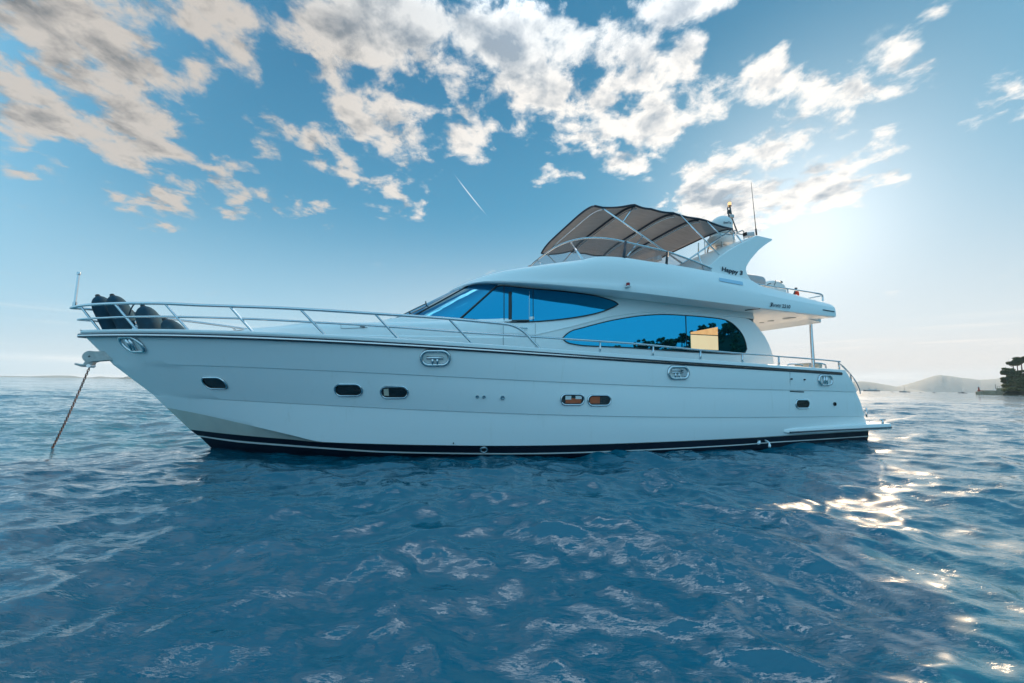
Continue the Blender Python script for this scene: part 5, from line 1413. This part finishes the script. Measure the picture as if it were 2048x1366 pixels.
# jetty with its harbour light
def boxw(m, px0, px1, y0, y1, r, depth, mat_i=0):
    a0, a1 = px_az(px0), px_az(px1); hgt = lambda y, a: (785.8 - y) / F * r * math.cos(R(a)) + CAM_H
    am = (a0 + a1) / 2; zt, zb = hgt(y0, am), min(hgt(y1, am), -.3) if y1 > 784 else hgt(y1, am)
    P = [polar(a, rr_, 0) for a, rr_ in ((a0, r), (a1, r), (a1, r + depth), (a0, r + depth))]
    V = [(*p[:2], zb) for p in P] + [(*p[:2], zt) for p in P]; m.add(V, [(0, 1, 2, 3), (4, 5, 6, 7), (0, 1, 5, 4), (1, 2, 6, 5), (2, 3, 7, 6), (3, 0, 4, 7)], mat_i, False)
def jetty():
    r = 402; e = empty('stone_jetty', polar(px_az(1982), r)); tag(e, 'low stone jetty running out from the foot of the headland', 'jetty')
    def part(name, *boxes, mm='stone'):
        m = MB()
        for b_ in boxes: boxw(m, *b_)
        o = m.build(name, [MAT[mm]]); o.parent = e; o.matrix_parent_inverse = Matrix.Translation(e.location).inverted(); return o
    part('quay', (1958.5, 1990, 781.3, 786, r, 8), (1951, 1959, 784.2, 786, r, 6)); part('wall_block', (1989.5, 2012, 776.4, 786, r + .5, 9)); 
    m = MB(); 
    for px, y in ((1988.6, 768),): m.tube([polar(px_az(px), r + 2, (785.8 - 778) / F * r * .58 + 1.4), polar(px_az(px), r + 2, (785.8 - y) / F * r * .58 + 1.4)], .12, 0, 6)
    o = m.build('lamp_post', [MAT['dark_metal']]); o.parent = e; o.matrix_parent_inverse = Matrix.Translation(e.location).inverted()
    m = MB(); zz = lambda y: (785.8 - y) / F * r * .58 + 1.4
    for px in (1992, 1996, 2000, 2004): m.tube([polar(px_az(px), r + 1, zz(777)), polar(px_az(px), r + 1, zz(772.3))], .07, 0, 5)
    m.tube([polar(px_az(1992), r + 1, zz(772.4)), polar(px_az(2004), r + 1, zz(772.4))], .06, 0, 5)
    o = m.build('handrail', [MAT['dark_metal']]); o.parent = e; o.matrix_parent_inverse = Matrix.Translation(e.location).inverted()
    r2 = 400; b = polar(px_az(1954.8), r2); k = .58 * r2 / F
    f = empty('harbour_light', b); tag(f, 'slim harbour light standing on the seaward end of the jetty', 'lighthouse')
    MB().lathe([(1.6, -.3), (1.6, 1.9), (1.2, 2.2)], (0, 0, 0), (0, 0, 1), 0, 12).build('base', [MAT['stone']], f)
    MB().lathe([(.7, 2.0), (.7, 3.2), (.38, 3.3), (.34, 5.0), (.40, 5.05)], (0, 0, 0), (0, 0, 1), 0, 12).build('tower', [MAT['red_paint']], f)
    MB().lathe([(.42, 5.0), (.42, 5.2), (.28, 5.25), (.28, 5.6), (.05, 5.9)], (0, 0, 0), (0, 0, 1), 0, 12).build('lantern', [MAT['ship_white']], f)
jetty()

def ship():
    r = 1500; c = polar(px_az(1740.5), r); ang = -R(px_az(1740.5)); s = 1 / (F / (r * math.cos(R(px_az(1740.5)))) / math.cos(R(px_az(1740.5))))  # metres per pixel across
    k = 1500 * math.cos(R(45)) / F
    e = empty('ferry', c, ang); tag(e, 'small dark ferry far off near the horizon, just right of the stern rail', 'ship')
    L = 17.5
    m = MB(); G = []
    for x, b_, zt in ((-L, .2, 4.8), (-L + 3, 2.8, 4.0), (-L + 9, 3.6, 3.1), (6, 3.6, 2.9), (L - 4, 3.4, 3.0), (L, 3.0, 3.5)): G.append([(x, -b_, zt), (x * .985, -b_ * .9, -.5), (x * .985, b_ * .9, -.5), (x, b_, zt)])
    m.grid(G, 0, False); m.add(G[-1], [(0, 1, 2, 3)], 0, False); m.grid([[g[0], g[3]] for g in G], 0, False); m.build('hull', [MAT['dark_hull']], e)
    m = MB(); m.box((2, 0, 4.2), (19, 5.6, 2.6), 0); m.box((-4.5, 0, 5.4), (6, 5.0, 2.2), 0); m.box((9, 0, 5.9), (4, 4.4, 1.4), 0); m.build('superstructure', [MAT['ship_white']], e)
    m = MB(); m.tube([(-5, 0, 5), (-5, 0, 11.5)], .28, 0, 6); m.tube([(-8, 0, 7.5), (-2, 0, 9.5)], .16, 0, 5); m.tube([(10, 0, 5), (10.5, 0, 10.5)], .28, 0, 6); m.tube([(8, 0, 9), (13, 0, 7)], .16, 0, 5); m.build('mast', [MAT['dark_hull']], e)
    m = MB()
    for x in np.arange(-5, 11, 2.2): m.box((x, -2.83, 4.6), (1.2, .1, .8), 0)
    m.build('windows', [MAT['black']], e)
ship()
def small_boat(px, py, r, L, label, canopy, mast):
    a = px_az(px); e = empty('motor_boat', polar(a, r), -R(a) + .2); tag(e, label, 'boat', 'small boats scattered along the horizon')
    m = MB(); G = []
    for x, b_, zt in ((-L / 2, .05, .26 * L * .5), (-L * .3, L * .13, .2 * L * .5), (L * .2, L * .16, .16 * L * .5), (L / 2, L * .13, .16 * L * .5)): G.append([(x, -b_, zt), (x * .96, -b_ * .6, -.15), (x * .96, b_ * .6, -.15), (x, b_, zt)])
    m.grid(G, 0, False); m.add(G[-1], [(0, 1, 2, 3)], 0, False); m.grid([[g[0], g[3]] for g in G], 0, False); m.build('hull', [MAT['dark_hull']], e)
    m = MB(); m.box((0, 0, L * .12), (L * .3, L * .18, L * .12), 0, None)
    if canopy: m.box((L * .05, 0, L * .27), (L * .42, L * .2, L * .03), 0); m.tube([(-L * .12, 0, L * .1), (-L * .12, 0, L * .27)], L * .015, 0, 5); m.tube([(L * .22, 0, L * .1), (L * .22, 0, L * .27)], L * .015, 0, 5)
    m.build('cabin', [MAT['dark_hull'] if not mast else MAT['ship_white']], e)
    if mast: MB().tube([(0, 0, L * .1), (0, 0, L * .75)], L * .012, 0, 5).build('mast', [MAT['dark_metal']], e)
small_boat(1806.5, 784, 900, 13, 'open boat with a short mast, first to the right of the ferry', False, True)
small_boat(1782, 786, 800, 3.2, 'tiny dark dinghy between the ferry and the masted boat', False, False)
small_boat(1838, 785.5, 800, 3.0, 'tiny dark boat between the masted boat and the hooded boat', False, False)
small_boat(1865, 785, 800, 4.0, 'little hooded boat on the horizon under the rounded hill', True, False)
small_boat(1922, 783.5, 900, 9, 'low long boat just left of the harbour light', False, False)

# ================================================================== AIR
def haze():
    S = 9300; m = MB().box((0, 0, 205 - 1.5), (2 * S, 2 * S, 413), 0); o = m.build('haze', [MAT['scrub']]); me = o.data; me.materials.clear()
    mt = bpy.data.materials.new('haze_air'); mt.use_nodes = True; T = NT(mt.node_tree); T.n.remove(T.n['Principled BSDF'])
    v = T.new('ShaderNodeVolumePrincipled'); v.inputs['Color'].default_value = (.90, .96, 1.0, 1); v.inputs['Density'].default_value = HAZE; v.inputs['Anisotropy'].default_value = .0
    T.l.new(v.outputs[0], T.n['Material Output'].inputs['Volume']); me.materials.append(mt)
    tag(o, 'pale sea haze over the bay', 'haze', kind='stuff')
HAZE = 0.85e-4
haze()
